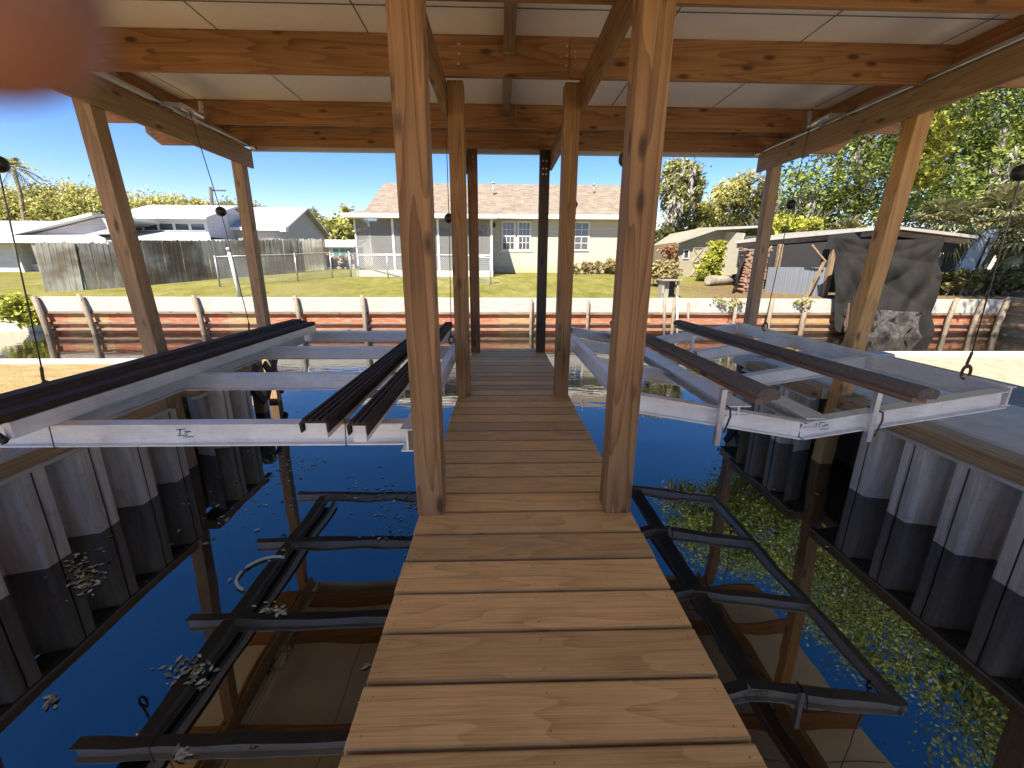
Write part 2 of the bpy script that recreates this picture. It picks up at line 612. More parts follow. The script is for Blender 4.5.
MAT['canalwall'] = canalwall()
MAT['capwhite'] = plain('whitewashed_concrete_cap', (.56, .535, .48), .85, 0, .2, 2.5, .1, .2, (1, 1, 4))
MAT['pilegrey'] = wood('grey_seawall_pile', 'Z', (.42, .34, .25), (.16, .11, .075))
MAT['wale'] = wood('seawall_wale', 'X', (.40, .28, .20), (.15, .085, .055))
MAT['tanwall'] = plain('tan_timber_wall', (.36, .27, .16), .85, 0, .3, 3, .2, .2, (1, 1, 6))


def fencemat():
    m = N('weathered_stockade')
    s = m.noise(m.coord((5, 5, .6)), 2, 5, .65)
    c = m.ramp(s, [(.3, (.27, .25, .20)), (.5, (.40, .40, .34)), (.7, (.52, .54, .47))])
    big = m.noise(m.coord((.5, .5, .9)), 1.1, 3)
    c = m.mix(m.ramp(big, [(.42, (0, 0, 0)), (.56, (1, 1, 1))]), c, m.mix(.7, c, (.13, .085, .045)))
    return m.out(c, .9, 0, .1)


MAT['fence'] = fencemat()


def siding(name, col, period=.2, axis=2, depth=.35):
    m = N(name)
    tc = m.n('ShaderNodeTexCoord')
    sep = m.n('ShaderNodeSeparateXYZ')
    m.l(tc.outputs['Object'], sep.inputs[0])
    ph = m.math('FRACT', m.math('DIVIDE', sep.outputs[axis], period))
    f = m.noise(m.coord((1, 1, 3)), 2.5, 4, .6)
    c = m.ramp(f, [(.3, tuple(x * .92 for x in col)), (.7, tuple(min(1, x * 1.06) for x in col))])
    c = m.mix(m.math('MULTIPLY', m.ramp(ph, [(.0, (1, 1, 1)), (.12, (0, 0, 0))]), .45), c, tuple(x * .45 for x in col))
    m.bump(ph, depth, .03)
    return m.out(c, .6, 0, .3)


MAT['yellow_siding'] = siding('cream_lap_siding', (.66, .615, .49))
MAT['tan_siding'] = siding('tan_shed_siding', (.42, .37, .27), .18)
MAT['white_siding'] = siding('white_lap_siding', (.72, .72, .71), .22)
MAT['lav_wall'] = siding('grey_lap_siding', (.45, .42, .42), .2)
MAT['stucco'] = plain('cream_foundation', (.60, .52, .36), .85, 0, .12, 4)


def metalroof(name, col, axis=0, period=.45):
    m = N(name)
    tc = m.n('ShaderNodeTexCoord')
    sep = m.n('ShaderNodeSeparateXYZ')
    m.l(tc.outputs['Object'], sep.inputs[0])
    ph = m.math('FRACT', m.math('DIVIDE', sep.outputs[axis], period))
    f = m.noise(m.coord((1, 1, 1)), .8, 5, .6)
    c = m.ramp(f, [(.3, tuple(x * .9 for x in col)), (.7, col)])
    c = m.mix(m.math('MULTIPLY', m.ramp(ph, [(.05, (1, 1, 1)), (.14, (0, 0, 0))]), .35), c, tuple(x * .5 for x in col))
    return m.out(c, .42, .15, .5)


MAT['white_roof'] = metalroof('white_metal_roof', (.46, .47, .49))
MAT['barn_roof'] = metalroof('pale_barn_roof', (.46, .43, .39), 1, .6)


def shingles():
    m = N('tan_shingles')
    br = m.n('ShaderNodeTexBrick')
    br.inputs['Scale'].default_value = 1.0
    br.inputs['Brick Width'].default_value = .32
    br.inputs['Row Height'].default_value = .15
    br.inputs['Mortar Size'].default_value = .008
    br.inputs['Color1'].default_value = (.34, .275, .215, 1)
    br.inputs['Color2'].default_value = (.48, .405, .33, 1)
    br.inputs['Mortar'].default_value = (.2, .145, .11, 1)
    m.l(m.coord((1, 1.12, 1)), br.inputs['Vector'])
    f = m.noise(m.coord((1, 1, 1)), 3.5, 5, .7)
    c = m.mix(.6, br.outputs['Color'], m.ramp(f, [(.3, (.72, .72, .74)), (.7, (1.2, 1.15, 1.08))]), 'MULTIPLY')
    m.bump(br.outputs['Fac'], .4, -.01)
    return m.out(c, .95, 0, .1)


MAT['shingle'] = shingles()
MAT['glass'] = plain('dark_window_glass', (.05, .055, .06), .08, 0, .3, 2, 0, .8)
MAT['blind'] = plain('window_blind', (.34, .36, .36), .5, 0, .2, 3)
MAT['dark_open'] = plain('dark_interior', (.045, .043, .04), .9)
MAT['grey_panel'] = plain('grey_interior_panel', (.20, .205, .21), .8)
MAT['porch_in'] = plain('porch_interior_wall', (.42, .38, .31), .8)


def screenmat():
    m = N('porch_screen')
    tr = m.n('ShaderNodeBsdfTransparent')
    tr.inputs[0].default_value = (1, 1, 1, 1)
    mx = m.n('ShaderNodeMixShader')
    mx.inputs[0].default_value = .42
    m.out((.30, .30, .29), .8, 0, .1)
    m.l(tr.outputs[0], mx.inputs[1])
    m.l(m.b.outputs[0], mx.inputs[2])
    m.l(mx.outputs[0], m.t.nodes['Material Output'].inputs[0])
    return m.m


MAT['screen'] = screenmat()


def linkmat():
    m = N('chain_link_mesh')
    tc = m.n('ShaderNodeTexCoord')
    sep = m.n('ShaderNodeSeparateXYZ')
    m.l(tc.outputs['Object'], sep.inputs[0])
    hx = m.math('ADD', sep.outputs[0], m.math('MULTIPLY', sep.outputs[1], .9))
    a = m.math('FRACT', m.math('DIVIDE', m.math('ADD', hx, sep.outputs[2]), .085))
    b = m.math('FRACT', m.math('DIVIDE', m.math('SUBTRACT', hx, sep.outputs[2]), .085))
    w = m.math('MAXIMUM', m.math('LESS_THAN', a, .13), m.math('LESS_THAN', b, .13))
    tr = m.n('ShaderNodeBsdfTransparent')
    mx = m.n('ShaderNodeMixShader')
    m.out((.48, .49, .50), .5, .4)
    m.l(w, mx.inputs[0])
    m.l(tr.outputs[0], mx.inputs[1])
    m.l(m.b.outputs[0], mx.inputs[2])
    m.l(mx.outputs[0], m.t.nodes['Material Output'].inputs[0])
    return m.m


MAT['link'] = linkmat()
MAT['link_post'] = plain('fence_pipe', (.5, .5, .5), .4, .5)
MAT['lav_roof_edge'] = MAT['trim_white']


def leafmat(name, cols, scale=.8, trans=.35):
    m = N(name)
    f = m.noise(m.coord((1, 1, 1)), scale, 3, .55)
    oi = m.n('ShaderNodeNewGeometry')
    wn = m.math('MULTIPLY', oi.outputs['Random Per Island'], .5)
    g = m.math('ADD', m.math('MULTIPLY', f, .75), m.math('SUBTRACT', wn, .12))
    k = len(cols)
    c = m.ramp(g, [(.25 + .5 * i / (k - 1), tuple(x * LEAFK for x in cc)) for i, cc in enumerate(cols)])
    m.out(c, .55, 0, .35)
    tl = m.n('ShaderNodeBsdfTranslucent')
    m.l(c, tl.inputs[0])
    mx = m.n('ShaderNodeMixShader')
    mx.inputs[0].default_value = trans
    m.l(m.b.outputs[0], mx.inputs[1])
    m.l(tl.outputs[0], mx.inputs[2])
    m.l(mx.outputs[0], m.t.nodes['Material Output'].inputs[0])
    return m.m


MAT['leaf_oak'] = leafmat('oak_leaves', [(.045, .07, .018), (.12, .165, .03), (.22, .27, .05), (.35, .37, .09)], .55)
MAT['leaf_far'] = leafmat('far_leaves', [(.13, .14, .04), (.29, .29, .08), (.45, .42, .13), (.55, .48, .18)], .35)
MAT['leaf_pale'] = leafmat('pale_leaves', [(.11, .12, .05), (.22, .24, .08), (.34, .34, .12), (.40, .38, .17)], .6)
MAT['leaf_bush'] = leafmat('bush_leaves', [(.18, .19, .03), (.34, .35, .05), (.48, .47, .08)], 1.5)
MAT['leaf_hedge'] = leafmat('hedge_leaves', [(.04, .05, .015), (.10, .10, .03), (.22, .19, .07)], 1.2)
MAT['leaf_dry'] = leafmat('dry_leaves', [(.18, .13, .06), (.32, .25, .11), (.40, .34, .15)], 1.2)
MAT['leaf_red'] = leafmat('rusty_leaves', [(.20, .09, .05), (.34, .17, .09), (.40, .26, .13)], 1.2)
MAT['palm'] = leafmat('palm_blades', [(.08, .095, .03), (.20, .21, .075), (.38, .35, .15), (.52, .45, .22)], 1.3, .25)
MAT['moss'] = leafmat('grey_moss', [(.17, .16, .135), (.30, .285, .245), (.40, .385, .34)], 1.5, .2)
MAT['bark'] = plain('bark', (.10, .085, .07), .95, 0, .5, 9, .6, .1, (1, 1, .25))
MAT['bark_pale'] = plain('pale_bark', (.30, .26, .21), .95, 0, .4, 6, .4, .1, (1, 1, .3))
MAT['twig'] = plain('bare_twigs', (.30, .25, .21), .95, 0, .3, 6)
MAT['tarp'] = plain('charcoal_tarp', (.017, .0155, .0145), .9, 0, .35, 1.6, .1, .12)
MAT['tarp_torn'] = plain('pale_torn_tarp', (.045, .040, .036), .9, 0, .9, 9, .3, .3)
MAT['corr'] = metalroof('blue_grey_corrugated_sheet', (.30, .32, .36), 0, .12)
MAT['bluetarp'] = plain('pale_blue_cover', (.36, .44, .54), .5, 0, .2, 2)
MAT['barnwood'] = wood('barn_timber', 'Z', (.42, .31, .19), (.17, .11, .06))
MAT['barnwoodX'] = wood('barn_timber_long', 'X', (.42, .31, .19), (.17, .11, .06))
MAT['mesh_dark'] = plain('black_shade_cloth', (.011, .010, .011), .8, 0, .3, 2)
MAT['firewood'] = plain('split_firewood', (.26, .15, .10), .9, 0, .5, 8, .4)
MAT['endgrain'] = plain('cut_log_end', (.46, .38, .28), .9, 0, .3, 14)
MAT['pvc'] = plain('white_pvc', (.74, .72, .68), .5, 0, .1, 5)
MAT['boxgrey'] = wood('grey_box_board', 'Z', (.34, .31, .27), (.15, .13, .11))
MAT['hose'] = plain('pale_hose', (.62, .60, .42), .5, 0, .15, 10)
MAT['litter'] = leafmat('floating_leaves', [(.14, .12, .06), (.34, .33, .17), (.60, .58, .44)], 4, .05)

# ------------------------------------------------------------------ setting
ZW = -.8
mb = MB()
mb.poly([(-140, -60, ZW), (140, -60, ZW), (140, 60, ZW), (-140, 60, ZW)])
tag(mb.build('water', MAT['water']), kind='structure', label='dark still canal water under and around the boathouse')

mb = MB()


def far(u, v):
    x = -400 + 800 * u
    ys = [13.72, 15.2, 16.8, 18.5, 20.5, 22.5, 24, 30, 60, 160, 900]
    i = min(int(v * 10 + 1e-6), 10)
    y = ys[i]
    return (x, y, gz(y) - .012)


mb.sheet(far, 60, 10)
tag(mb.build('ground', MAT['grass']), kind='structure', label='sunlit lawn rising from the far seawall to the houses')

# near banks
mb = MB()
mb.box(-80, -3.60, -60, 5.72, -1.6, -.004)
tag(mb.build('left_bank', MAT['straw']), kind='structure', label='straw coloured dry grass bank on the left of the slip')
mb = MB()
mb.box(-80, -3.62, 5.725, 5.95, -1.6, .03, .012)
tag(mb.build('bank_cap', MAT['capwhite']), kind='structure', label='pale concrete cap along the end of the left bank')
mb = MB()
mb.box(3.88, 80, -60, 6.2, -1.6, -.02)
tag(mb.build('right_bank', MAT['sand']), kind='structure', label='pale sandy bank on the right of the slip')
mb = MB()
mb.box(3.82, 5.05, -20, 6.19, -.10, .012, .01)
tag(mb.build('slab', MAT['concrete']), kind='structure', label='greenish grey concrete slab beside the right wall')
mb = MB()
mb.box(3.56, 3.815, -20, 4.02, -.10, .022, .012)
mb.box(3.56, 3.815, 4.34, 6.19, -.10, .022, .012)
mb.box(3.83, 30, 6.195, 6.42, -1.6, .03, .012)
tag(mb.build('kerb', MAT['kerb']), kind='structure', label='cream concrete kerb edging the right slab')
mb = MB()
mb.box(-3.59, 3.87, -60, -1.9, -1.6, -.006)
tag(mb.build('landing', MAT['straw']), kind='structure', label='dry grass landing behind the walkway')


# ------------------------------------------------------------------ sheet pile walls
def sheet_wall(name, label, xs, depth, ztop, ynear, yfar, sgn, timb, x_post, gap_y):
    root = empty(name, (xs, 2.1, ZW), label, 'retaining wall')
    mb = MB()
    P = .42
    # profile over one period: front face centred on phase .5
    prof = []
    y = ynear - (ynear % P)
    pts = []
    while y < yfar:
        for ph, dd in ((.0, 1), (.14, 1), (.29, 0), (.71, 0), (.86, 1)):
            yy = y + ph * P
            if ynear <= yy <= yfar:
                pts.append((yy, xs + sgn * depth * dd))
        y += P
    g = []
    for yy, xx in pts:
        g.append([mb.bm.verts.new((xx, yy, z)) for z in (-1.6, ztop)])
    ok = lambda a, b: not (gap_y[0] < (a[0].co.y + b[0].co.y) / 2 < gap_y[1])
    for a, b in zip(g, g[1:]):
        if ok(a, b): mb.bm.faces.new((a[0], b[0], b[1], a[1]))
    g2 = [[mb.bm.verts.new((v.co.x + sgn * .012, v.co.y, v.co.z)) for v in a] for a in g]
    for a, b in zip(g2, g2[1:]):
        if ok(a, b): mb.bm.faces.new((a[0], a[1], b[1], b[0]))
    for (a, b), (c, d) in zip(zip(g, g[1:]), zip(g2, g2[1:])):
        if ok(a, b): mb.bm.faces.new((a[1], b[1], d[1], c[1]))
    o = mb.build('sheet', MAT['sheet'], root, fix=False)
    mb = MB()
    for ya, yb in ((ynear, 4.02), (4.36, yfar)):
        mb.box(min(xs + sgn * .04, xs - sgn * .016), max(xs + sgn * .04, xs - sgn * .016), ya, yb, ztop + .001, ztop + .026, .003)
    mb.build('edge_strip', MAT['kerb'], root)
    mb = MB(); xq = xs + sgn * (depth + (.09 if sgn < 0 else .13)); mb.box(min(xq, xq + sgn * .03), max(xq, xq + sgn * .03), gap_y[0] - .12, gap_y[1] + .12, -1.6, ztop - .002); mb.build('backing', MAT['dark_pile'], root)
    xa, xb = xs + sgn * .02, xs + sgn * (depth + .02)
    lo, hi = min(xa, xb), max(xa, xb)
    for ya, yb in ((ynear, 4.02), (4.36, yfar - .02)):
        mb = MB(); mb.box(lo, hi, ya, yb, ztop + .028, timb, .008)
        mb.build('timber_cap', MAT['oldY'], root)
    return root


sheet_wall('sheet_pile_wall', 'grey corrugated sheet pile wall with a thick timber cap below the left bank', -3.24, .22, -.085, -1.9, 5.5, -1, .045, -3.5, (4.0, 4.42))
sheet_wall('sheet_pile_wall', 'grey corrugated sheet pile wall with a thin timber cap below the right slab', 3.47, .24, -.118, -1.9, 5.75, 1, .024, 3.84, (3.80, 4.42))

# end piles with X bracing
for sgn, xp, lab in ((-1, -3.53, 'dark wet end pile with crossed braces past the left sheet wall'), (1, 3.92, 'dark wet end pile with crossed braces past the right sheet wall')):
    t = empty('braced_pile', (xp, 5.98, ZW), lab, 'pile')
    mb = MB(); mb.box(xp - .07, xp + .07, 5.955, 6.095, -2, .02, .006); mb.build('pile', MAT['oldZ'], t)
    for (za, zb) in ((-.08, -.62), (-.62, -.08)):
        mb = MB()
        off = .012 if za > zb else -.028
        mb.bar((xp - sgn * .09 + off, 5.50, za), (xp - sgn * .09 + off, 5.96, zb), .035, .10, .004, (0, 0, 1)); mb.build('brace', MAT['dark_pile'], t)
        mb = MB()
        mb.bar((xp - sgn * .09 + off, 6.09, za), (xp - sgn * .09 + off, 6.49, zb), .035, .10, .004, (0, 0, 1)); mb.build('brace', MAT['dark_pile'], t)

# ------------------------------------------------------------------ walkway
wk = empty('walkway', (.145, 3, 0), 'brown plank walkway running out between two rows of posts', 'walkway')
mb = MB()
y = .862 - .197 * 14
while y < 6.75:
    j = random.uniform(-.004, .004)
    dz = random.uniform(-.0015, .0015)
    mb.box(-.437 + j, .722 + j, y + .0052, y + .1918, -.04 + dz, dz, .005)
    y += .197
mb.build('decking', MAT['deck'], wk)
for x in (-.40, .145, .685):
    mb = MB(); mb.box(x - .02, x + .02, -1.85, 6.74, -.235, -.042, .004); mb.build('stringer', MAT['oldY'], wk)
for yy in (.9, 2.9, 4.9, 6.7):
    mb = MB(); mb.box(-.42, .71, yy - .022, yy + .022, -.43, -.237, .004); mb.build('cross_tie', MAT['oldX'], wk)

# ------------------------------------------------------------------ boathouse
bh = empty('boathouse', (0.1, 3, 0), 'open timber boathouse roof on tall square posts', 'boathouse')
ROWS = (-.2, 2.01, 4.17, 6.48)
for k, yy in enumerate(ROWS):
    for x in (-.376, .642):
        if k == 0 and True:
            mb = MB(); mb.box(x - .07, x + .07, -2.05, -1.91, -1.6, 2.83, .006)
        else:
            mb = MB(); mb.box(x - .07, x + .07, yy, yy + .14, .001, 2.83 if k < 3 else 3.0, .006)
            mb.box(x - .069, x + .069, yy + .001, yy + .139, -1.6, -.045)
        mb.build('post', MAT[('brownZ', 'charZ')[int(x > 0)] if k == 3 else 'postZ'], bh)
for k, yy in enumerate(ROWS):
    for x in (-3.54, 3.83 if k < 3 else 3.95):
        if k == 3 and x < 0: x = -3.6
        mb = MB()
        xb = x + (.20 if x < 0 else -.25) if k < 3 else x
        mb.bar((xb, yy + .07, -1.6), (x, yy + .07, 2.83), .14, .14, .006, (0, 1, 0))
        mb.build('post', MAT['amberZ' if (x > 0 and k == 2) else 'oldZ'], bh)
# long beams on the outer faces of the posts (along the walkway)
for x0, x1, zb in ((-.488, -.449, 2.56), (.715, .755, 2.62)):
    mb = MB(); mb.box(x0, x1, -2.0, 6.62, zb, zb + .265, .005); mb.build('beam', MAT['postY'], bh)
for x0, x1, zb in ((-3.468, -3.43, 2.60), (3.72, 3.758, 2.62)):
    mb = MB(); mb.box(x0, x1, -2.0, 6.60, zb, zb + .235, .005); mb.build('beam', MAT['oldY'], bh)
for x0, x1 in ((-3.70, -3.662), (3.92, 3.958)):
    mb = MB(); mb.box(x0, x1, -2.0, 6.55, 2.86, 3.135, .005); mb.build('rim_board', MAT['beamY'], bh)
# cross beams under the roof
XL, XR = -4.70, 4.90
CZ = 3.14
for yy, zb, xa, xb, mt in ((-1.2, 2.835, XL, XR, 'beamX'), (.95, 2.835, XL, XR, 'beamX'), (2.0, 2.835, XL, XR, 'beamX'), (3.065, 2.85, XL, XR, 'beamX')):
    mb = MB(); mb.box(xa, xb, yy, yy + .04, zb, CZ - .003, .004); mb.build('cross_beam', MAT[mt], bh)
for xa, xb in ((XL, .59), (.594, XR)):
    mb = MB(); mb.box(xa, xb, 4.125, 4.167, 2.84, CZ - .003, .004); mb.build('cross_beam', MAT['beamX'], bh)
for xa, xb in ((XL, .20), (.204, XR)):
    mb = MB(); mb.box(xa, xb, 5.66, 5.70, 2.89, CZ - .003, .004); mb.build('cross_beam', MAT['beamX'], bh)
mb = MB()
for q in ((XL - .0, XR),):
    zb = 2.85
    prof = [(q[0], CZ - .003), (q[0], zb + .14), (q[0] + .16, zb), (q[1] - .16, zb), (q[1], zb + .14), (q[1], CZ - .003)]
    mb.slab([(a, 6.44, b) for a, b in prof], .04, (0, 1, 0))
mb.build('fascia', MAT['beamX'], bh)
# short ridge blocks under the middle of the roof
for ya, yb in ((-1.15, .94), (.996, 1.99), (2.045, 3.06), (3.11, 4.12), (4.172, 5.655)):
    mb = MB(); mb.box(.04, .13, ya, yb, CZ - .135, CZ - .004, .004); mb.build('rafter', MAT['oldY'], bh)
# a diagonal post-top block
mb = MB(); mb.box(.035, .135, 4.085, 4.123, 2.99, 3.08, .004); mb.build('rafter', MAT['oldY'], bh)
# roof
mb = MB(); mb.box(XL - .05, XR + .05, -1.9, 6.70, CZ, CZ + .09); mb.build('roof', MAT['ceiling'], bh)
mb = MB(); mb.box(-3.50, 3.98, 6.703, 6.76, 2.85, CZ + .12, .004); mb.build('roof_edge', MAT['trim_white'], bh)
seams = MB()
for x in (-3.49, -2.28, -1.07, 1.34, 2.55, 3.76):
    seams.box(x - .004, x + .004, -1.8, 6.42, CZ - .0035, CZ - .0005)
for yy in (2.55, 3.74):
    seams.box(XL, XR, yy - .004, yy + .004, CZ - .0065, CZ - .0038)
seams.build('seam', MAT['seam'], bh)
# nail and bolt heads on the cross beam
for x in (-.33, .56):
    for z in (2.93, 3.0, 3.07):
        nl = MB(); nl.ball((x + random.uniform(-.01, .01), 4.124, z), .011, 8); nl.build('bolt', MAT['nail'], bh)
for x in (.50, .62):
    for z in (2.95, 3.0, 3.04):
        nl = MB(); nl.ball((x + .02, 4.124, z - .01), .007, 8); nl.build('bolt', MAT['nail'], bh)
for x in (.615, .66):
    for z in (2.55, 2.62, 2.72):
        nl = MB(); nl.ball((x, 6.478, z), .014, 8); nl.build('bolt', MAT['nail'], bh)
for z in (2.7, 2.76):
    nl = MB(); nl.ball((-.36, 6.478, z), .012, 8); nl.build('bolt', MAT['nail'], bh)
# thin guy wires under the ceiling
mb = MB(); mb.tube([(-3.4, 5.9, 2.92), (3.7, 5.9, 2.90)], .004, 5); mb.build('wire', MAT['cable'], bh)
mb = MB(); mb.tube([(.75, 3.30, 3.08), (4.2, 3.0, 2.98)], .004, 5); mb.build('wire', MAT['cable'], bh)

# drive pipes lying on the outer beams
for sgn, x, lab in ((-1, -3.43, 'silver drive pipe along the top of the left outer beam'), (1, 3.72, 'silver drive pipe along the top of the right outer beam')):
    t = empty('drive_pipe', (x, 3, 2.87), lab, 'drive pipe')
    mb = MB(); mb.tube([(x, -1.8, 2.885), (x, 6.75, 2.885)], .026, 12); mb.build('pipe', MAT['galv'], t)
    mb = MB(); mb.tube([(x - sgn * .04, -1.8, 2.862), (x - sgn * .04, 6.6, 2.862)], .014, 8); mb.build('conduit', MAT['galv'], t)
    for yy in (2.75, 5.0):
        mb = MB()
        mb.tube([(x, yy - .12, 2.885), (x, yy + .12, 2.885)], .036, 12)
        mb.build('cable_drum', MAT['cable'], t)
    mb = MB()
    for q in range(5):
        mb.bar((x - sgn * (.02 + .035 * q), 5.60 - .06 * q, 3.09 - .045 * q), (x - sgn * (.048 + .035 * q), 5.552 - .06 * q, 3.054 - .045 * q), .045, .012, .003)
    mb.bar((x - sgn * .01, 5.62, 3.10), (x - sgn * .21, 5.27, 2.845), .016, .02, .003)
    mb.build('strap', MAT['galv'], t)
    mb = MB()
    mb.tube([(x - sgn * .21, 5.27, 2.85), (x - sgn * .21, 4.95, 2.85)], .03, 10)
    mb.bar((x, 5.28, 2.87), (x - sgn * .22, 5.28, 2.85), .03, .04, .003)
    mb.bar((x, 4.96, 2.87), (x - sgn * .22, 4.96, 2.85), .03, .04, .003)
    mb.bar((x, 5.3, 2.87), (x - sgn * .06, 5.8, 3.0), .02, .04, .003)
    mb.build('bracket', MAT['galv'], t)


# ------------------------------------------------------------------ boat lifts
def cable(root, top, ball, ring):
    """hoist cable with its stop ball and the shackle at the cradle"""
    mb = MB(); mb.tube([top, ball, (ring[0], ring[1], ring[2] + .16)], .0045, 6)
    c = mb.build('cable', MAT['cable'], root)
    mb = MB(); mb.ball(ball, .052, 16, (1, 1, .95)); mb.build('stop_ball', MAT['black'], c)
    mb = MB(); mb.torus((ring[0], ring[1], ring[2] + .03), .038, .010, 'Y', 16, 8, .8, 1.2)
    mb.tube([(ring[0], ring[1], ring[2] + .17), (ring[0] - .012, ring[1], ring[2] + .09), (ring[0], ring[1], ring[2] + .06)], .009, 6)
    mb.build('shackle', MAT['rust'], c)
    return c


LY = (2.25, 3.35, 4.52, 5.62)
lf = empty('boat_lift', (-1.7, 3.9, .33), 'flat aluminium boat lift cradle with brown bunk boards left of the walkway', 'boat lift')
for yy in LY:
    mb = MB(); mb.ibeam((-2.97, yy, .393), (-.53, yy, .393), .085, .128); mb.build('crossbeam', MAT['alu'], lf)
mb = MB(); mb.ibeam((-.50, 2.12, .393), (-.50, 5.72, .393), .07, .13); mb.build('side_beam', MAT['alu'], lf)
mb = MB(); mb.ibeam((-2.56, 2.30, .395), (-2.56, 5.55, .395), .10, .12); mb.build('side_beam', MAT['alu'], lf)


def channel_bunk(xa, xb, z0, z1, ya, yb, ridges, parent, side=True):
    mb = MB()
    mb.box(xa + .012, xb - .012, ya + .02, yb - .02, z0, z1 - .014, .003)
    b = mb.build('bunk', MAT['alu'], parent)
    mb = MB()
    w = xb - xa
    pts = []
    n = ridges
    pts.append((-w / 2 - .004, -.05)); pts.append((-w / 2 - .008, .0)); pts.append((-w / 2 + .004, .012))
    for i in range(n):
        c = -w / 2 + w * (i + .5) / n
        q = w / n / 2
        pts += [(c - q * .75, .012), (c - q * .5, .022), (c + q * .5, .022), (c + q * .75, .012)]
    pts += [(w / 2 - .004, .012), (w / 2 + .008, .0), (w / 2 + .004, -.05), (w / 2 - .004, -.05), (w / 2 - .006, 0), (-w / 2 + .006, 0), (-w / 2 + .004, -.05)]
    mb.prof([(a, c) for a, c in pts], ((xa + xb) / 2, ya, z1 - .012), ((xa + xb) / 2, yb, z1 - .012))
    mb.build('bunk_cover', MAT['vinyl_brown'], b)
    return b


channel_bunk(-.985, -.855, .458, .56, 1.98, 5.45, 4, lf)
channel_bunk(-.735, -.645, .458, .565, 1.93, 5.75, 3, lf)
# wide outer bunk: plank on edge with a two-ridged cover
mb = MB(); mb.box(-2.46, -2.42, 2.02, 5.62, .458, .545, .004)
wb = mb.build('bunk', MAT['alu'], lf)
mb = MB()
mb.prof([(-.15, -.05), (-.155, .04), (-.13, .065), (-.03, .065), (-.015, .045), (.02, .045), (.035, .03), (.14, .03), (.155, .012), (.15, -.01), (-.13, -.01), (-.135, -.05)], (-2.565, 1.95, .56), (-2.565, 5.60, .56))
mb.build('bunk_cover', MAT['vinyl_brown'], wb)
mb = MB(); mb.bar((-2.50, 2.0, .51), (-2.44, 2.0, .45), .02, .03); mb.build('bunk_clip', MAT['vinyl_brown'], lf)
# handwritten mark on the front beam
mb = MB()
for a, b in (((0, .03), (.05, .034)), ((.012, .0), (.022, .034)), ((.0, -.006), (.055, -.002)), ((.04, .008), (.075, .022)), ((.04, .022), (.072, .018)), ((.03, -.014), (.085, -.012))):
    mb.bar((-1.80 + a[0], 2.2405, .385 + a[1]), (-1.80 + b[0], 2.2405, .385 + b[1]), .002, .004)
mb.build('ink_mark', MAT['ink'], lf)
for x, (za, zb) in ((-.86, (.47, .33)), (-2.44, (.46, .33))):
    mb = MB(); mb.tube([(x, 2.30, zb), (x, 2.199, zb - .004), (x + .01, 2.197, za + .01), (x - .06, 2.32, za + .02)], .003, 5); mb.build('tie_wire', MAT['tie'], lf)
cable(lf, (-3.40, 2.78, 2.86), (-2.97, 2.84, 1.87), (-2.90, 2.68, .50))
cable(lf, (-3.21, 5.06, 2.86), (-2.98, 4.93, 1.85), (-2.83, 4.85, .50))
cable(lf, (-.545, 4.9, 2.58), (-.545, 4.9, 1.80), (-.545, 4.75, .46))
cable(lf, (-.545, 2.8, 2.58), (-.545, 2.8, 1.80), (-.545, 2.70, .46))

rl = empty('boat_lift', (2.0, 3.9, .33), 'shallow V shaped aluminium boat lift cradle with carpeted bunks right of the walkway', 'boat lift')
RY = (2.48, 3.52, 4.56, 5.60)
RX = ((.80, .49), (1.93, .298), (3.22, .505))
for yy in RY:
    mb = MB()
    mb.ibeam((RX[0][0] + .03, yy, RX[0][1]), (RX[1][0], yy, RX[1][1]), .085, .115)
    mb.ibeam((RX[1][0], yy, RX[1][1]), (RX[2][0] - .02, yy, RX[2][1]), .085, .115)
    mb.build('crossbeam', MAT['alu'], rl)
for x, z, w, h in ((.80, .505, .06, .13), (3.23, .52, .06, .13), (2.03, .345, .16, .07), (1.50, .43, .15, .07)):
    mb = MB(); mb.ibeam((x, 2.46 if x > 1 else 2.60, z), (x, 5.66, z), w, h); mb.build('side_beam', MAT['alu'], rl)
for xa, xb in ((1.38, 1.36), (2.22, 2.12)):
    mb = MB()
    n = 12
    pr = [(math.cos(2 * math.pi * k / 16) * .062, max(math.sin(2 * math.pi * k / 16) * .036, -.026)) for k in range(16)]
    mb.prof(pr, (xa, 2.02, .67), (xb, 4.95, .665), bev=0)
    for f in mb.bm.faces: f.smooth = len(f.verts) == 4
    b = mb.build('bunk', MAT['carpet'], rl)
    mb = MB()
    mb.bar((xa, 2.06, .627), (xb, 4.9, .622), .085, .03, .003)
    mb.build('bunk_plank', MAT['lumber'], b)
for x, yy, zt, zl in ((1.36, 2.43, .595, .22), (2.33, 2.43, .60, .24), (1.36, 4.50, .60, .18), (2.10, 4.5, .60, .20)):
    mb = MB(); mb.box(x - .017, x + .017, yy - .032, yy + .002, zl, zt - .005, .003); s = mb.build('bunk_post', MAT['galv'], rl)
    mb = MB()
    zc = RX[0][1] + (x - RX[0][0]) / (RX[1][0] - RX[0][0]) * (RX[1][1] - RX[0][1]) if x < 1.93 else RX[1][1] + (x - 1.93) / 1.29 * .207
    mb.tube([(x + .05, yy + .09, zc + .075), (x + .055, yy - .02, zc + .072), (x + .06, yy - .024, zc + .02), (x + .035, yy - .024, zc - .085), (x + .03, yy + .08, zc - .09)], .006, 6)
    mb.build('u_bolt', MAT['rust'], s)
mb = MB()
for a, b in (((0, .03), (.05, .034)), ((.012, .0), (.022, .034)), ((.0, -.006), (.055, -.002)), ((.04, .008), (.075, .022)), ((.03, -.014), (.085, -.012))):
    mb.bar((2.03 + a[0], 2.4705, .315 + a[1]), (2.03 + b[0], 2.4705, .315 + b[1]), .002, .004)
mb.build('ink_mark', MAT['ink'], rl)
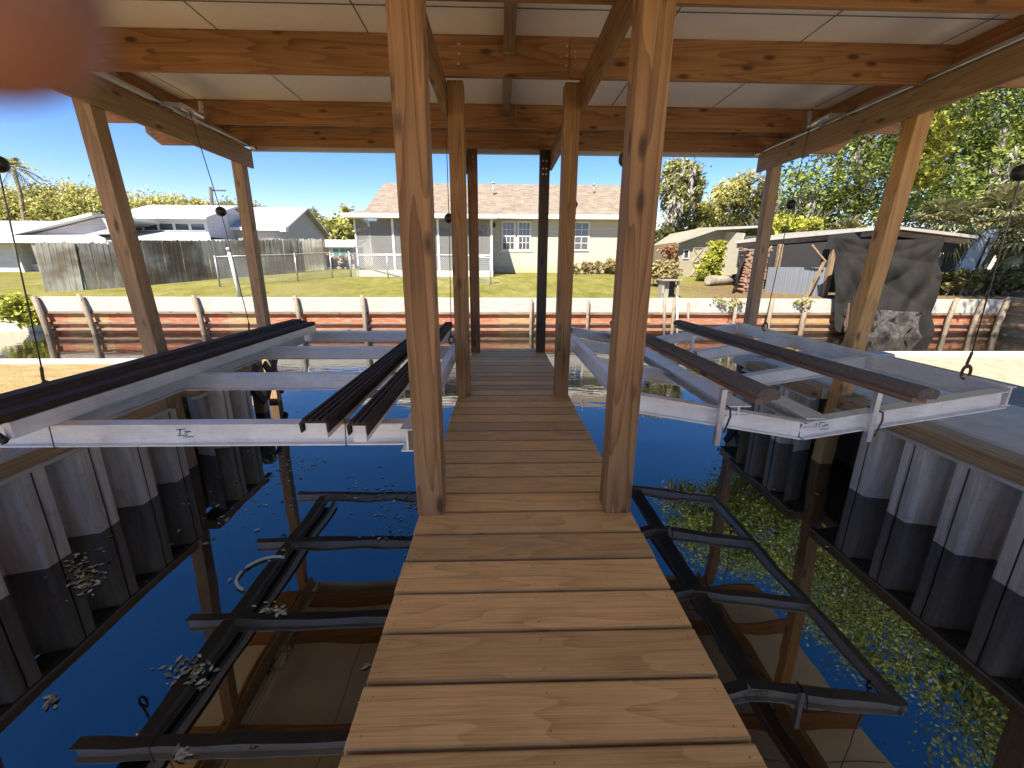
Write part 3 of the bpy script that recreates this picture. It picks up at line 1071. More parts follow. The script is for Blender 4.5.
cable(rl, (3.69, 2.74, 2.86), (3.21, 2.75, 1.87), (3.23, 2.74, .58))
cable(rl, (3.38, 5.06, 2.86), (3.21, 4.90, 1.97), (3.22, 5.02, .58))
cable(rl, (.80, 4.9, 2.64), (.80, 4.9, 1.95), (.80, 4.8, .55))
cable(rl, (.80, 2.9, 2.64), (.80, 2.9, 1.95), (.80, 2.85, .55))

# ------------------------------------------------------------------ far seawall
SY = 13.5
sw = empty('seawall', (0, SY, ZW), 'long seawall with white cap and rust red panels across the canal', 'seawall')
mb = MB(); mb.box(-14.15, 16.6, SY, SY + .3, -.11, .325, .015); mb.build('cap', MAT['capwhite'], sw)
mb = MB(); mb.box(-14.1, 16.55, SY + .06, SY + .25, -1.6, -.112); mb.build('panel_face', MAT['canalwall'], sw)
for z in (-.14, -.46, -.66):
    mb = MB(); mb.box(-14.1, 16.55, SY - .03, SY + .058, z - .035, z + .03, .008); mb.build('wale', MAT['wale'], sw)
for x, lean, top, rr in ((-14.1, .30, .36, .09), (-12.75, .35, .42, .075), (-9.35, .22, .40, .075), (-6.3, .10, .40, .07), (-4.25, .05, .42, .075), (-.78, 0, .30, .05), (1.0, 0, .33, .05), (2.8, 0, .30, .05),
                         (5.55, 0, .36, .06), (7.55, -.05, .34, .06), (8.7, -.08, .36, .07), (9.85, -.12, .40, .08), (14.75, -.22, .38, .07), (15.65, -.26, .36, .07), (16.5, -.3, .42, .09)):
    mb = MB()
    q = random.uniform(-.02, .02)
    mb.tube([(x, SY - .10, top), (x + lean * .5 + q, SY - .14, -.3), (x + lean, SY - .20, -1.5)], [rr * .85, rr, rr * 1.05], 9)
    mb.build('pile', MAT['pilegrey'], sw)
# the wall's return on the right
rt = empty('timber_wall', (13.5, 11, ZW), 'tan timber bulkhead returning towards the camera at the right edge', 'bulkhead')
mb = MB(); mb.slab([(16.62, 13.78, .40), (16.9, 6.6, .40), (17.2, 6.6, .40), (17.0, 13.78, .40)], 1.9); mb.build('panel_face', MAT['tanwall'], rt)
for z in (-.5, -.1, .2):
    mb = MB(); mb.bar((16.57, 13.4, z), (16.85, 6.7, z), .06, .09, .006); mb.build('wale', MAT['wale'], rt)
mb = MB(); mb.slab([(16.7, 13.72, .30), (17.1, 6.5, .30), (90, 6.5, .30), (90, 13.72, .30)], .1); tag(mb.build('side_yard', MAT['grass']), kind='structure', label='grassy yard beside the right bulkhead')

# left end of the canal
mb = MB(); mb.box(-120, -14.16, 14.0, 14.3, -1.6, .31, .01)
tag(mb.build('retaining_wall', MAT['concrete']), 'plain grey retaining wall beyond the left end of the seawall', 'retaining wall')

# ------------------------------------------------------------------ foliage tools
def leaf_mesh(name, mat, pts, size, parent=None, aspect=1.7, droop=0, seed=1):
    r = np.random.default_rng(seed)
    n = len(pts)
    d = r.normal(size=(n, 3)); d[:, 2] = d[:, 2] * .7 - droop
    d /= np.linalg.norm(d, axis=1)[:, None] + 1e-9
    e = r.normal(size=(n, 3))
    e -= (e * d).sum(1)[:, None] * d
    e /= np.linalg.norm(e, axis=1)[:, None] + 1e-9
    s = size * r.uniform(.6, 1.35, n)[:, None]
    a = d * s * aspect * .5
    b = e * s * .5
    V = np.stack([pts - a, pts + b * .9 - a * .1, pts + a, pts - b * .9 - a * .1], 1).reshape(-1, 3)
    if parent is not None:
        V = V - np.array(parent.location)
    me = bpy.data.meshes.new(name)
    me.vertices.add(4 * n)
    me.vertices.foreach_set('co', V.astype(np.float32).ravel())
    me.loops.add(4 * n)
    me.loops.foreach_set('vertex_index', np.arange(4 * n, dtype=np.int32))
    me.polygons.add(n)
    me.polygons.foreach_set('loop_start', np.arange(0, 4 * n, 4, dtype=np.int32))
    me.update(calc_edges=True)
    me.materials.append(mat)
    o = bpy.data.objects.new(name, me)
    COL.objects.link(o)
    if parent is not None: o.parent = parent
    return o


def cloud(lobes, n, clump=.28, per=45, seed=1, shell=.45):
    """points gathered in clumps spread over the lobes (cx,cy,cz,rx,ry,rz)"""
    r = np.random.default_rng(seed)
    vol = np.array([l[3] * l[4] * l[5] for l in lobes]) ** .75
    vol /= vol.sum()
    out = []
    k = max(1, n // per)
    idx = r.choice(len(lobes), k, p=vol)
    for i in idx:
        l = lobes[i]
        d = r.normal(size=3); d /= np.linalg.norm(d)
        rad = r.uniform(shell, 1.05) ** .6
        c = np.array(l[:3]) + d * rad * np.array(l[3:6])
        m = max(.5, (l[3] * l[4] * l[5]) ** (1 / 3))
        sg = clump * m * r.uniform(.55, 1.2)
        out.append(c + r.normal(size=(int(per * r.uniform(.6, 1.4)), 3)) * sg * np.array([1, 1, .7]) * .6)
    return np.concatenate(out)


def trunk_path(mb, p0, p1, r0, r1, wob=.1, n=6, seed=0):
    rr = random.Random(seed)
    p0, p1 = Vector(p0), Vector(p1)
    pts = []
    for i in range(n + 1):
        t = i / n
        w = wob * math.sin(t * math.pi)
        pts.append(p0.lerp(p1, t) + Vector((rr.uniform(-w, w), rr.uniform(-w, w), 0)))
    mb.tube(pts, [r0 + (r1 - r0) * (i / n) ** .8 for i in range(n + 1)], 9)
    return pts


def tree(name, label, base, lobes, leaf, n, size, trunk_r, bark='bark', group=None, seed=1, moss=0, clump=.3, cat='tree', limbs=True, per=45, shell=.45):
    t = empty(name, base, label, cat, group)
    mb = MB()
    cz = sum(l[2] for l in lobes) / len(lobes)
    cx = sum(l[0] for l in lobes) / len(lobes)
    cy = sum(l[1] for l in lobes) / len(lobes)
    top = (base[0] * .5 + cx * .5, base[1] * .5 + cy * .5, base[2] + (cz - base[2]) * .8)
    trunk_path(mb, (base[0], base[1], base[2] - .1), top, trunk_r, trunk_r * .55, trunk_r * .8, 6, seed)
    if limbs:
        for i, l in enumerate(lobes):
            trunk_path(mb, Vector(base).lerp(Vector(top), .62 + .3 * ((i * 37) % 10) / 10), (l[0], l[1], l[2] + l[5] * .3), trunk_r * .42, trunk_r * .08, .25, 5, seed + i)
    mb.build('trunk', MAT[bark], t)
    leaf_mesh('crown', MAT[leaf], cloud(lobes, n, clump, per, seed, shell), size, t, seed=seed)
    if moss:
        r = np.random.default_rng(seed + 9)
        P = []
        for k in range(moss):
            l = lobes[r.integers(len(lobes))]
            d = r.normal(size=3); d /= np.linalg.norm(d)
            c = np.array(l[:3]) + d * np.array(l[3:6]) * r.uniform(.5, 1)
            L = r.uniform(.4, 1.6)
            m_ = int(30 * L)
            q = c + r.normal(size=(m_, 3)) * np.array([.07, .07, .02])
            q[:, 2] -= r.uniform(0, L, m_)
            P.append(q)
        leaf_mesh('moss', MAT['moss'], np.concatenate(P), size * 1.1, t, 3.5, 2.5, seed)
    return t


def fan_palm(name, label, base, h, rc, nf, group=None, seed=1, trunk_r=.16, skirt=True, mat='palm', cat='palm'):
    t = empty(name, base, label, cat, group)
    rr = random.Random(seed)
    top = Vector((base[0] + rr.uniform(-.2, .2), base[1] + rr.uniform(-.2, .2), base[2] + h))
    mb = MB()
    trunk_path(mb, (base[0], base[1], base[2] - .1), top, trunk_r, trunk_r * .85, .1, 8, seed)
    mb.build('trunk', MAT['bark_pale'], t)
    mb = MB()
    for i in range(nf):
        az = i * 2.39996 + rr.uniform(-.2, .2)
        el = R(80) - (i / nf) * R(150 if skirt else 100) + rr.uniform(-.12, .12)
        d = Vector((math.cos(az) * math.cos(el), math.sin(az) * math.cos(el), math.sin(el)))
        pet = rc * rr.uniform(.35, .5)
        c = top + d * pet + Vector((0, 0, -.1 * rc))
        mb.tube([top, top + d * pet * .5, c], [.02, .015, .01], 4, False)
        s = d.cross(Vector((0, 0, 1)))
        s = s.normalized() if s.length > .05 else Vector((1, 0, 0))
        nb = 17
        L = rc * rr.uniform(.5, .65)
        for k in range(nb):
            a = R(-105) + R(210) * k / (nb - 1)
            dir_ = (d * math.cos(a) + s * math.sin(a)).normalized()
            Lk = L * (1 - .25 * abs(a) / R(105)) * rr.uniform(.85, 1.05)
            w = L * .055
            perp = (s * math.cos(a) - d * math.sin(a)).normalized() * w
            m1 = c + dir_ * Lk * .55 + Vector((0, 0, .02 - .05 * Lk))
            e = c + dir_ * Lk + Vector((0, 0, -.32 * Lk - rr.uniform(0, .1)))
            bm = mb.bm
            v = [bm.verts.new(p) for p in (c, m1 + perp, m1 - perp, e)]
            bm.faces.new((v[0], v[1], v[2]))
            bm.faces.new((v[1], v[3], v[2]))
    mb.build('crown', MAT[mat], t, fix=False)
    return t


def feather_palm(name, label, base, h, rc, nf, group=None, seed=1, trunk_r=.15):
    t = empty(name, base, label, 'palm', group)
    rr = random.Random(seed)
    top = Vector((base[0] + rr.uniform(-.3, .3), base[1], base[2] + h))
    mb = MB()
    trunk_path(mb, (base[0], base[1], base[2] - .1), top, trunk_r, trunk_r * .7, .15, 8, seed)
    mb.build('trunk', MAT['bark_pale'], t)
    mb = MB()
    for i in range(nf):
        az = i * 2.39996
        el = R(75) - (i / nf) * R(115)
        d = Vector((math.cos(az) * math.cos(el), math.sin(az) * math.cos(el), math.sin(el)))
        P = [top + d * rc * q + Vector((0, 0, -.55 * rc * q * q)) for q in (0, .25, .5, .75, 1)]
        mb.tube(P, [.03, .025, .02, .015, .008], 4, False)
        s = d.cross(Vector((0, 0, 1)))
        s = s.normalized() if s.length > .05 else Vector((1, 0, 0))
        for k in range(14):
            q = .2 + .8 * k / 14
            p = top + d * rc * q + Vector((0, 0, -.55 * rc * q * q))
            for sg in (-1, 1):
                e = p + (s * sg * .9 + d * .5).normalized() * rc * .32 * (1.1 - .5 * q) + Vector((0, 0, -.16 * rc))
                w = d * rc * .025
                v = [mb.bm.verts.new(x) for x in (p - w, p + w, e)]
                mb.bm.faces.new(v)
    mb.build('crown', MAT['palm'], t, fix=False)
    return t


def bush(name, label, lobes, leaf, n, size, base, seed=1, cat='bush', group=None, clump=.3, per=40):
    t = empty(name, base, label, cat, group)
    mb = MB()
    for i, l in enumerate(lobes):
        for k in range(4):
            a = random.uniform(0, 6.28)
            mb.tube([(l[0] + .1 * math.cos(a), l[1] + .1 * math.sin(a), base[2] - .05), (l[0] + l[3] * .6 * math.cos(a), l[1] + l[4] * .6 * math.sin(a), l[2] + l[5] * .3)], [.025, .008], 5, False)
    mb.build('stem', MAT['twig'], t)
    leaf_mesh('foliage', MAT[leaf], cloud(lobes, n, clump, per, seed, .2), size, t, seed=seed)
    return t


# ------------------------------------------------------------------ main house
def wall_quad(mb, a, b, z0a, z1a, z0b=None, z1b=None, th=.15):
    """a thick upright wall from plan point a to b, thickness away from the camera"""
    a, b = Vector((a[0], a[1], 0)), Vector((b[0], b[1], 0))
    z0b = z0a if z0b is None else z0b
    z1b = z1a if z1b is None else z1b
    n = Vector((-(b - a).y, (b - a).x, 0)).normalized() * th
    if n.y < 0: n = -n
    v = [mb.bm.verts.new(p) for p in (a + Vector((0, 0, z0a)), b + Vector((0, 0, z0b)), b + Vector((0, 0, z1b)), a + Vector((0, 0, z1a)),
                                      a + n + Vector((0, 0, z0a)), b + n + Vector((0, 0, z0b)), b + n + Vector((0, 0, z1b)), a + n + Vector((0, 0, z1a)))]
    for f in ((0, 1, 2, 3), (7, 6, 5, 4), (4, 5, 1, 0), (1, 5, 6, 2), (2, 6, 7, 3), (3, 7, 4, 0)):
        mb.bm.faces.new([v[i] for i in f])


def window(parent, x0, x1, y, z0, z1, cols=2, rows=2, fr=.07, glass='glass', frame='trim_white', sash=True):
    mb = MB()
    mb.box(x0 - fr, x1 + fr, y - .05, y - .002, z0 - fr, z0, .004)
    mb.box(x0 - fr, x1 + fr, y - .05, y - .002, z1, z1 + fr, .004)
    mb.box(x0 - fr, x0, y - .048, y - .002, z0 + .001, z1 - .001, .004)
    mb.box(x1, x1 + fr, y - .048, y - .002, z0 + .001, z1 - .001, .004)
    if sash:
        zm = (z0 + z1) / 2
        mb.box(x0, x1, y - .040, y - .004, zm - .025, zm + .025)
    for i in range(1, cols):
        xx = x0 + (x1 - x0) * i / cols
        mb.box(xx - .012, xx + .012, y - .034, y - .006, z0, z1)
    for i in range(1, rows * 2):
        if i == rows: continue
        zz = z0 + (z1 - z0) * i / (rows * 2)
        mb.box(x0, x1, y - .032, y - .008, zz - .012, zz + .012)
    w = mb.build('window', MAT[frame], parent)
    mb = MB(); mb.box(x0, x1, y - .022, y - .012, z0, z1); mb.build('pane', MAT[glass], w)
    return w


HY, HZ = 22.0, 1.03
hs = empty('house', (0, 24, HZ), 'cream sided house with tan shingle roof and a screened porch', 'house')
HX0, HX1 = -6.1, 6.75
mb = MB()
mb.box(-.6, HX1, HY, 30, HZ + .28, 3.72)
mb.box(HX0 + .1, -.598, HY + .25, 30, HZ + .1, 3.72)
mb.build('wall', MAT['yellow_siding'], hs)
mb = MB(); mb.box(-.62, HX1 + .02, HY - .02, 30.02, HZ - .3, HZ + .278, .01); mb.build('foundation', MAT['stucco'], hs)
# roof
mb = MB()
e0, e1, rz, ry, ez = HX0 - .35, HX1 + .45, 5.78, 26.0, 3.66
pts = [(HY - .5, ez), (ry, rz), (30.5, ez), (30.5, ez - .1), (ry, rz - .12), (HY - .5, ez - .1)]
mb.slab([(e0, a, b) for a, b in pts], e1 - e0, (1, 0, 0))
rf = mb.build('roof', MAT['shingle'], hs)
mb = MB(); mb.box(-.2, e1 + .02, HY - .56, HY - .502, ez - .16, ez + .03, .006); mb.build('fascia', MAT['trim_white'], hs)
mb = MB(); mb.box(-.3, HX1 + .3, HY - .5, HY - .001, ez - .15, ez - .11); mb.build('soffit', MAT['trim_white'], hs)
for x, y_, h in ((-.3, 24.2, .55), (5.1, 24.6, .40)):
    mb = MB(); zz = ez + (y_ - HY + .5) / 4.5 * (rz - ez); mb.tube([(x, y_, zz - .1), (x, y_, zz + h)], .045, 8); mb.tube([(x, y_, zz + h), (x, y_, zz + h + .07)], .08, 8); mb.build('vent_pipe', MAT['link_post'], rf)
# gable ends
mb = MB(); mb.slab([(HX1 - .01, HY + .02, 3.70), (HX1 - .01, ry, rz - .14), (HX1 - .01, 29.9, 3.70)], .1, (-1, 0, 0))
mb.slab([(HX0 + .12, HY + .3, 3.70), (HX0 + .12, ry, rz - .14), (HX0 + .12, 29.9, 3.70)], .1, (1, 0, 0)); mb.build('gable', MAT['yellow_siding'], hs)
for x0, x1 in ((.18, .72), (.97, 1.50), (3.42, 4.40)):
    window(hs, x0, x1, HY, 2.12, 3.36, 3 if x1 - x0 < .8 else 3, 2)
mb = MB(); mb.box(.0, 1.68, HY - .03, HY - .001, 2.0, 2.045); mb.build('sill', MAT['trim_white'], hs)
for x in (2.0, -.25):
    mb = MB(); mb.box(x - .06, x + .06, HY - .12, HY - .003, 3.12, 3.34, .02); mb.build('lamp', MAT['black'], hs)
# screened porch
PY0 = 20.0
px0, px1 = -6.42, -.34
mb = MB(); mb.box(px0 - .05, px1 + .05, PY0 - .03, HY + .24, HZ - .35, HZ + .06, .01); mb.build('porch_floor', MAT['concrete'], hs)
mb = MB(); mb.slab([(px0 - .35, PY0 - .42, 3.44), (px1 + .25, PY0 - .42, 3.44), (px1 + .25, HY + .3, 3.90), (px0 - .35, HY + .3, 3.90)], .07); mb.build('porch_roof', MAT['shingle'], hs)
mb = MB(); mb.box(px0 - .38, px1 + .28, PY0 - .47, PY0 - .425, 3.30, 3.47, .006); mb.box(px0 - .3, px1 + .2, PY0 - .42, PY0 + .02, 3.29, 3.33); mb.build('porch_fascia', MAT['trim_white'], hs)
for x in (px0, -4.75, -2.75, px1 - .02):
    mb = MB(); mb.box(x - .035 if x > px0 else x, x + .06, PY0, PY0 + .07, HZ + .06, 3.29, .005); mb.build('porch_post', MAT['trim_white'], hs)
mb = MB(); mb.box(px0 + .07, px1 - .06, PY0 + .01, PY0 + .06, 1.74, 1.80, .004); mb.build('porch_rail', MAT['trim_white'], hs)
mb = MB(); mb.box(px0 + .06, px1 - .03, PY0 + .03, PY0 + .034, HZ + .08, 3.28); mb.build('porch_screen', MAT['screen'], hs)
mb = MB(); mb.box(px0 + .03, px0 + .034, PY0 + .08, HY + .2, HZ + .08, 3.4); mb.build('porch_screen', MAT['screen'], hs)
mb = MB(); mb.box(px0 + .07, px1 - .06, HY + .15, HY + .22, HZ + .1, 3.4); mb.build('porch_back_wall', MAT['porch_in'], hs)
for x0, x1, z0, z1 in ((-4.9, -4.2, 2.15, 3.05), (-3.3, -2.4, HZ + .12, 3.1), (-1.5, -.8, HZ + .12, 3.0)):
    mb = MB(); mb.box(x0, x1, HY + .09, HY + .146, z0, z1, .01); mb.build('porch_door', MAT['dark_open'], hs)
for x in (-5.4, -3.7, -1.6):
    mb = MB(); mb.box(x, x + 1.0, 21.0, 21.7, HZ + .1, HZ + .5, .08); mb.box(x, x + 1.0, 21.6, 21.85, HZ + .5, HZ + 1.0, .08); mb.build('porch_sofa', MAT['grey_panel'], hs)

bush('foundation_bush', 'low row of yellowish shrubs along the cream house wall', [(3.3 + .55 * k, 21.45, 1.28, .36, .3, .33) for k in range(7)], 'leaf_dry', 2600, .09, (5, 21.5, 1.0), 31, clump=.3)
bush('leaf_pile', 'small heap of brown leaves on the lawn', [(5.3, 17.6, .72, .55, .45, .14)], 'leaf_red', 900, .07, (5.3, 17.6, .64), 33, 'leaf pile')


# ------------------------------------------------------------------ houses on the left
def gable_house(label, x0, x1, y0, y1, zb, ze, zr, wall, roof, over=.3, cat='house', name='house', ridge_x=True):
    t = empty(name, ((x0 + x1) / 2, (y0 + y1) / 2, zb), label, cat)
    ym = (y0 + y1) / 2
    mb = MB()
    pts = [(y0, zb - .3), (y1, zb - .3), (y1, ze), (ym, zr - .05), (y0, ze)]
    mb.slab([(x0, a, b) for a, b in pts], x1 - x0, (1, 0, 0))
    mb.build('wall', MAT[wall], t)
    mb = MB()
    s = (zr - ze) / (ym - y0)
    pts = [(y0 - over, ze - over * s), (ym, zr), (y1 + over, ze - over * s), (y1 + over, ze - over * s + .1), (ym, zr + .1), (y0 - over, ze - over * s + .1)]
    mb.slab([(x0 - over, a, b) for a, b in pts], x1 - x0 + 2 * over, (1, 0, 0))
    rf = mb.build('roof', MAT[roof], t)
    mb = MB(); mb.box(x0 - over, x1 + over, y0 - over - .04, y0 - over - .002, ze - over * s - .06, ze - over * s + .11); mb.build('fascia', MAT['trim_white'], t)
    return t


# grey house with the gable to the right
g = gable_house('grey house with pale metal roof and a small gable window behind the stockade fence', -20.5, -13.3, 28, 34.2, 1.05, 3.55, 4.95, 'lav_wall', 'white_roof', .35)
mb = MB(); mb.box(-13.298, -13.25, 31.6, 32.7, 2.0, 3.15, .01); w = mb.build('window', MAT['trim_white'], g)
mb = MB(); mb.box(-13.252, -13.235, 31.75, 32.55, 2.12, 3.03); mb.build('pane', MAT['blind'], w)
mb = MB(); mb.box(-13.36, -12.96, 27.55, 27.9, 3.25, 3.55, .03); mb.build('box_vent', MAT['trim_white'], g)
mb = MB(); mb.box(-17.6, -17.1, 28.5, 29.0, 3.7, 4.25, .03); mb.build('roof_vent', MAT['link_post'], g)

# white house with clerestory windows
c = empty('house', (-20, 25, .95), 'white house with a raised row of clerestory windows on its metal roof', 'house')
Y1 = 23.5
a0, a1 = at(60, 240, Y1), at(206, 240, Y1)
mb = MB(); mb.box(at(118, 240, Y1).x, -13.9, Y1, 30, .5, at(150, 239, Y1).z); mb.build('wall', MAT['lav_wall'], c)
zlo = at(150, 238, Y1 - .5).z
Y2 = 25.6
zhi = at(150, 231, Y2).z
mb = MB(); mb.slab([(at(62, 238, Y1 - .5).x, Y1 - .6, zlo), (at(212, 238, Y1 - .5).x, Y1 - .6, zlo), (at(207, 231, Y2).x, Y2 + .1, zhi), (at(98, 231, Y2).x, Y2 + .1, zhi)], .12); mb.build('lower_roof', MAT['white_roof'], c)
zc = at(160, 218, Y2).z
xr = at(206, 218, Y2).x
xl = at(120, 218, Y2).x
Y3 = 29.4
mb = MB()
zp = at(233, 206, Y3 - 1.6).z
pts = [(Y2, zhi - .3), (31.5, zhi - .3), (31.5, zc - .1), (28.4, zp - .1), (Y2, zc)]
mb.slab([(xl, a, b) for a, b in pts], xr - xl, (1, 0, 0))
mb.build('upper_wall', MAT['white_siding'], c)
mb = MB()
pts = [(Y2 - .45, zc - .08), (28.4, zp), (32, zc - .2), (32, zc - .1), (28.4, zp + .1), (Y2 - .45, zc + .02)]
mb.slab([(xl - .4, a, b) for a, b in pts], xr - xl + .7, (1, 0, 0)); mb.build('roof', MAT['white_roof'], c)
for k in range(5):
    u0 = 129 + k * 15.8
    p, q = at(u0, 230, Y2), at(u0 + 12.2, 223.5, Y2)
    window(c, p.x, q.x, Y2, p.z, q.z, 1, 1, .05, sash=False)
for u0, u1 in ((137, 149), (153, 161), (164, 171), (173, 180)):
    p, q = at(u0, 246, Y1), at(u1, 240.5, Y1)
    window(c, p.x, q.x, Y1, p.z, q.z, 1, 1, .03, sash=False)
mb = MB(); mb.box(xr, xr + .03, 27.6, 28.6, zc - .2, zc + .5); mb.build('gable_vent', MAT['blind'], c)
mb = MB(); mb.box(at(217, 250, Y1).x, at(225, 250, Y1).x, Y1 - .03, Y1 - .002, at(220, 250, Y1).z, at(220, 240.5, Y1).z); mb.build('window', MAT['blind'], c)

# white carport house at the far left
k = empty('house', (-25, 22, .9), 'low white house with open carport and metal roof at the left edge', 'house')
YC = 21.3
p0, p1 = at(-60, 272, YC), at(19, 239, YC)
mb = MB(); mb.box(p0.x - 8, at(21, 250, YC).x, YC, 30, .4, at(10, 239, YC).z); mb.build('wall', MAT['white_siding'], k)
mb = MB(); mb.box(at(19, 250, YC).x, at(62, 250, YC + 5).x, YC + 4.5, YC + 4.7, .4, 3.0); mb.build('carport_back', MAT['grey_panel'], k)
mb = MB(); mb.box(at(23, 264, YC).x, at(50, 264, YC).x, YC + .3, YC + .45, .4, at(30, 264, YC).z); mb.build('low_wall', MAT['white_siding'], k)
for u in (22.5, 41.5):
    mb = MB(); q = at(u, 250, YC); mb.bar((q.x - .05, YC - .1, .6), (at(u - 8, 240, YC).x, YC - .1, at(u, 240, YC).z), .12, .12, .01, (0, 1, 0)); mb.build('carport_post', MAT['trim_white'], k)
zl_ = at(50, 238.5, YC - .6).z
zh_ = at(50, 221, YC + 6.5).z
mb = MB(); mb.slab([(at(-80, 238, YC).x - 6, YC - .7, zl_), (at(108, 238, YC - .6).x, YC - .7, zl_), (at(66, 221, YC + 6.5).x, YC + 6.5, zh_), (at(-80, 221, YC).x - 14, YC + 6.5, zh_)], .14); mb.build('roof', MAT['white_roof'], k)
mb = MB(); mb.box(at(-80, 238, YC).x - 6, at(108, 238, YC - .6).x, YC - .76, YC - .705, zl_ - .2, zl_ + .03); mb.build('fascia', MAT['trim_white'], k)
# cross gable
ga, gb, gp = at(22, 237, YC + .6), at(112, 234, YC + .6), at(100, 217.5, YC + .6)
mb = MB(); mb.slab([(ga.x, YC + .6, ga.z), (gb.x, YC + .6, gb.z), (gb.x, YC + .6, gp.z - .1), (gp.x, YC + .6, gp.z)], .2, (0, 1, 0)); mb.build('gable', MAT['lav_wall'], k)
mb = MB(); mb.slab([(ga.x - .3, YC + .2, ga.z), (gp.x, YC + .2, gp.z + .06), (gp.x, YC + 5, gp.z + .06), (ga.x - .3, YC + 5, ga.z + .2)], .12, (0, 0, 1)); mb.build('gable_roof', MAT['trim_white'], k)

# tiny shed far behind
f = empty('shed', (-16, 40, 1.05), 'small pale shed with teal windows far behind the chain link fence', 'shed')
q0, q1 = at(316, 262, 40), at(354, 262, 40)
zt = at(330, 246, 40).z
mb = MB(); mb.box(q0.x, q1.x, 40, 43, .9, zt); mb.build('wall', MAT['lav_wall'], f)
mb = MB(); mb.slab([(q0.x - .3, 39.6, zt - .02), (q1.x + .3, 39.6, zt - .02), (q1.x + .3, 43.4, zt + .75), (q0.x - .3, 43.4, zt + .75)], .1); mb.build('roof', MAT['white_roof'], f)
mb = MB(); mb.box(at(330, 255, 40).x, at(351, 255, 40).x, 39.94, 39.998, 1.3, zt - .1); w = mb.build('window', MAT['trim_white'], f)
MAT['teal'] = plain('teal_glass', (.10, .22, .21), .2)
for u0, u1 in ((334, 339.5), (341, 346), (347, 350.5)):
    mb = MB(); mb.box(at(u0, 255, 40).x, at(u1, 255, 40).x, 39.9, 39.938, 1.7, zt - .25); mb.build('pane', MAT['teal'], w)

# stockade fences
def stockade(label, pts, h, lean=0.0, seed=3):
    t = empty('wooden_fence', (pts[0][0], pts[0][1], gz(pts[0][1])), label, 'fence', None)
    rr = random.Random(seed)
    mb = MB()
    for (x0, y0), (x1, y1) in zip(pts, pts[1:]):
        L = math.hypot(x1 - x0, y1 - y0)
        n = int(L / .155)
        dx, dy = (x1 - x0) / n, (y1 - y0) / n
        for i in range(n):
            xa, ya = x0 + dx * i, y0 + dy * i
            xb, yb = x0 + dx * (i + .94), y0 + dy * (i + .94)
            z = gz(ya) - .03
            hh = h + rr.uniform(-.03, .03)
            la = lean + rr.uniform(-.015, .015)
            nx, ny = -dy / math.hypot(dx, dy) * .02, dx / math.hypot(dx, dy) * .02
            mx, my = (xa + xb) / 2, (ya + yb) / 2
            q = [(xa, ya, z), (xb, yb, z), (xb + la, yb, z + hh - .06), (mx + la, my, z + hh), (xa + la, ya, z + hh - .06)]
            mb.slab(q, 1, (nx, ny + rr.uniform(-.004, .004), 0))
    mb.build('boards', MAT['fence'], t)
    for (x0, y0) in pts:
        mb = MB(); z = gz(y0); mb.box(x0 - .05, x0 + .05, y0 + .05, y0 + .15, z - .2, z + h - .15, .01); mb.build('post', MAT['fence'], t)
    return t


stockade('short leaning brown stockade fence panel nearest the canal', [(-15.25, 14.9), (-14.35, 15.3)], 1.62, .10, 3)
stockade('long grey stockade fence running back beside the white house', [(-14.25, 15.35), (-13.3, 16.4), (-12.1, 18.4), (-10.9, 20.0), (-9.6, 21.6)], 1.60, .02, 4)
stockade('brown fence section in front of the grey house', [(-14.2, 24.6), (-9.8, 24.9)], 1.7, 0, 5)


# chain link fences
def chain_fence(label, pts, h):
    t = empty('chain_link_fence', (pts[0][0], pts[0][1], gz(pts[0][1])), label, 'fence')
    mb = MB()
    for (x0, y0), (x1, y1) in zip(pts, pts[1:]):
        mb.poly([(x0, y0, gz(y0)), (x1, y1, gz(y1)), (x1, y1, gz(y1) + h), (x0, y0, gz(y0) + h)])
    mb.build('mesh', MAT['link'], t)
    mb = MB(); mb.tube([(x, y, gz(y) + h) for x, y in pts], .022, 6); mb.build('top_rail', MAT['link_post'], t)
    for (x0, y0) in pts:
        mb = MB(); mb.tube([(x0, y0, gz(y0) - .1), (x0, y0, gz(y0) + h + .05)], .028, 7); mb.build('post', MAT['link_post'], t)


chain_fence('chain link fence in front of the long stockade fence', [(-10.35, 16.3), (-9.3, 17.2), (-8.3, 18.1), (-7.3, 19.2), (-6.7, 19.8)], 1.05)
chain_fence('chain link fence running along the porch foot', [(-6.6, 19.6), (-4.9, 19.3), (-3.2, 19.0), (-1.6, 18.7), (-.35, 17.3)], 1.0)

# white pole in the yard
t = empty('yard_pole', (-8.3, 13.95, gz(13.95)), 'leaning white pipe pole standing at the lawn edge', 'pole')
mb = MB(); mb.tube([(-8.28, 13.95, .2), at(229, 252, 13.95)], .055, 10); mb.build('pipe', MAT['pvc'], t)
mb = MB(); p = at(229, 251, 13.95); mb.tube([p, p + Vector((-.02, 0, .1))], .07, 10); mb.build('pipe_cap', MAT['link_post'], t)
# utility pole
t = empty('utility_pole', (at(214, 208, 36).x, 36, 1), 'dark utility pole rising behind the white house', 'utility pole')
mb = MB(); mb.tube([(at(214, 250, 36).x, 36, .8), at(210.5, 187, 36)], [.16, .12], 8); mb.build('pole', MAT['bark'], t)
mb = MB(); p = at(214, 190, 36); mb.bar((p.x - .2, 36.2, p.z), (p.x + .75, 36.2, p.z), .1, .1); mb.build('crossarm', MAT['bark'], t)

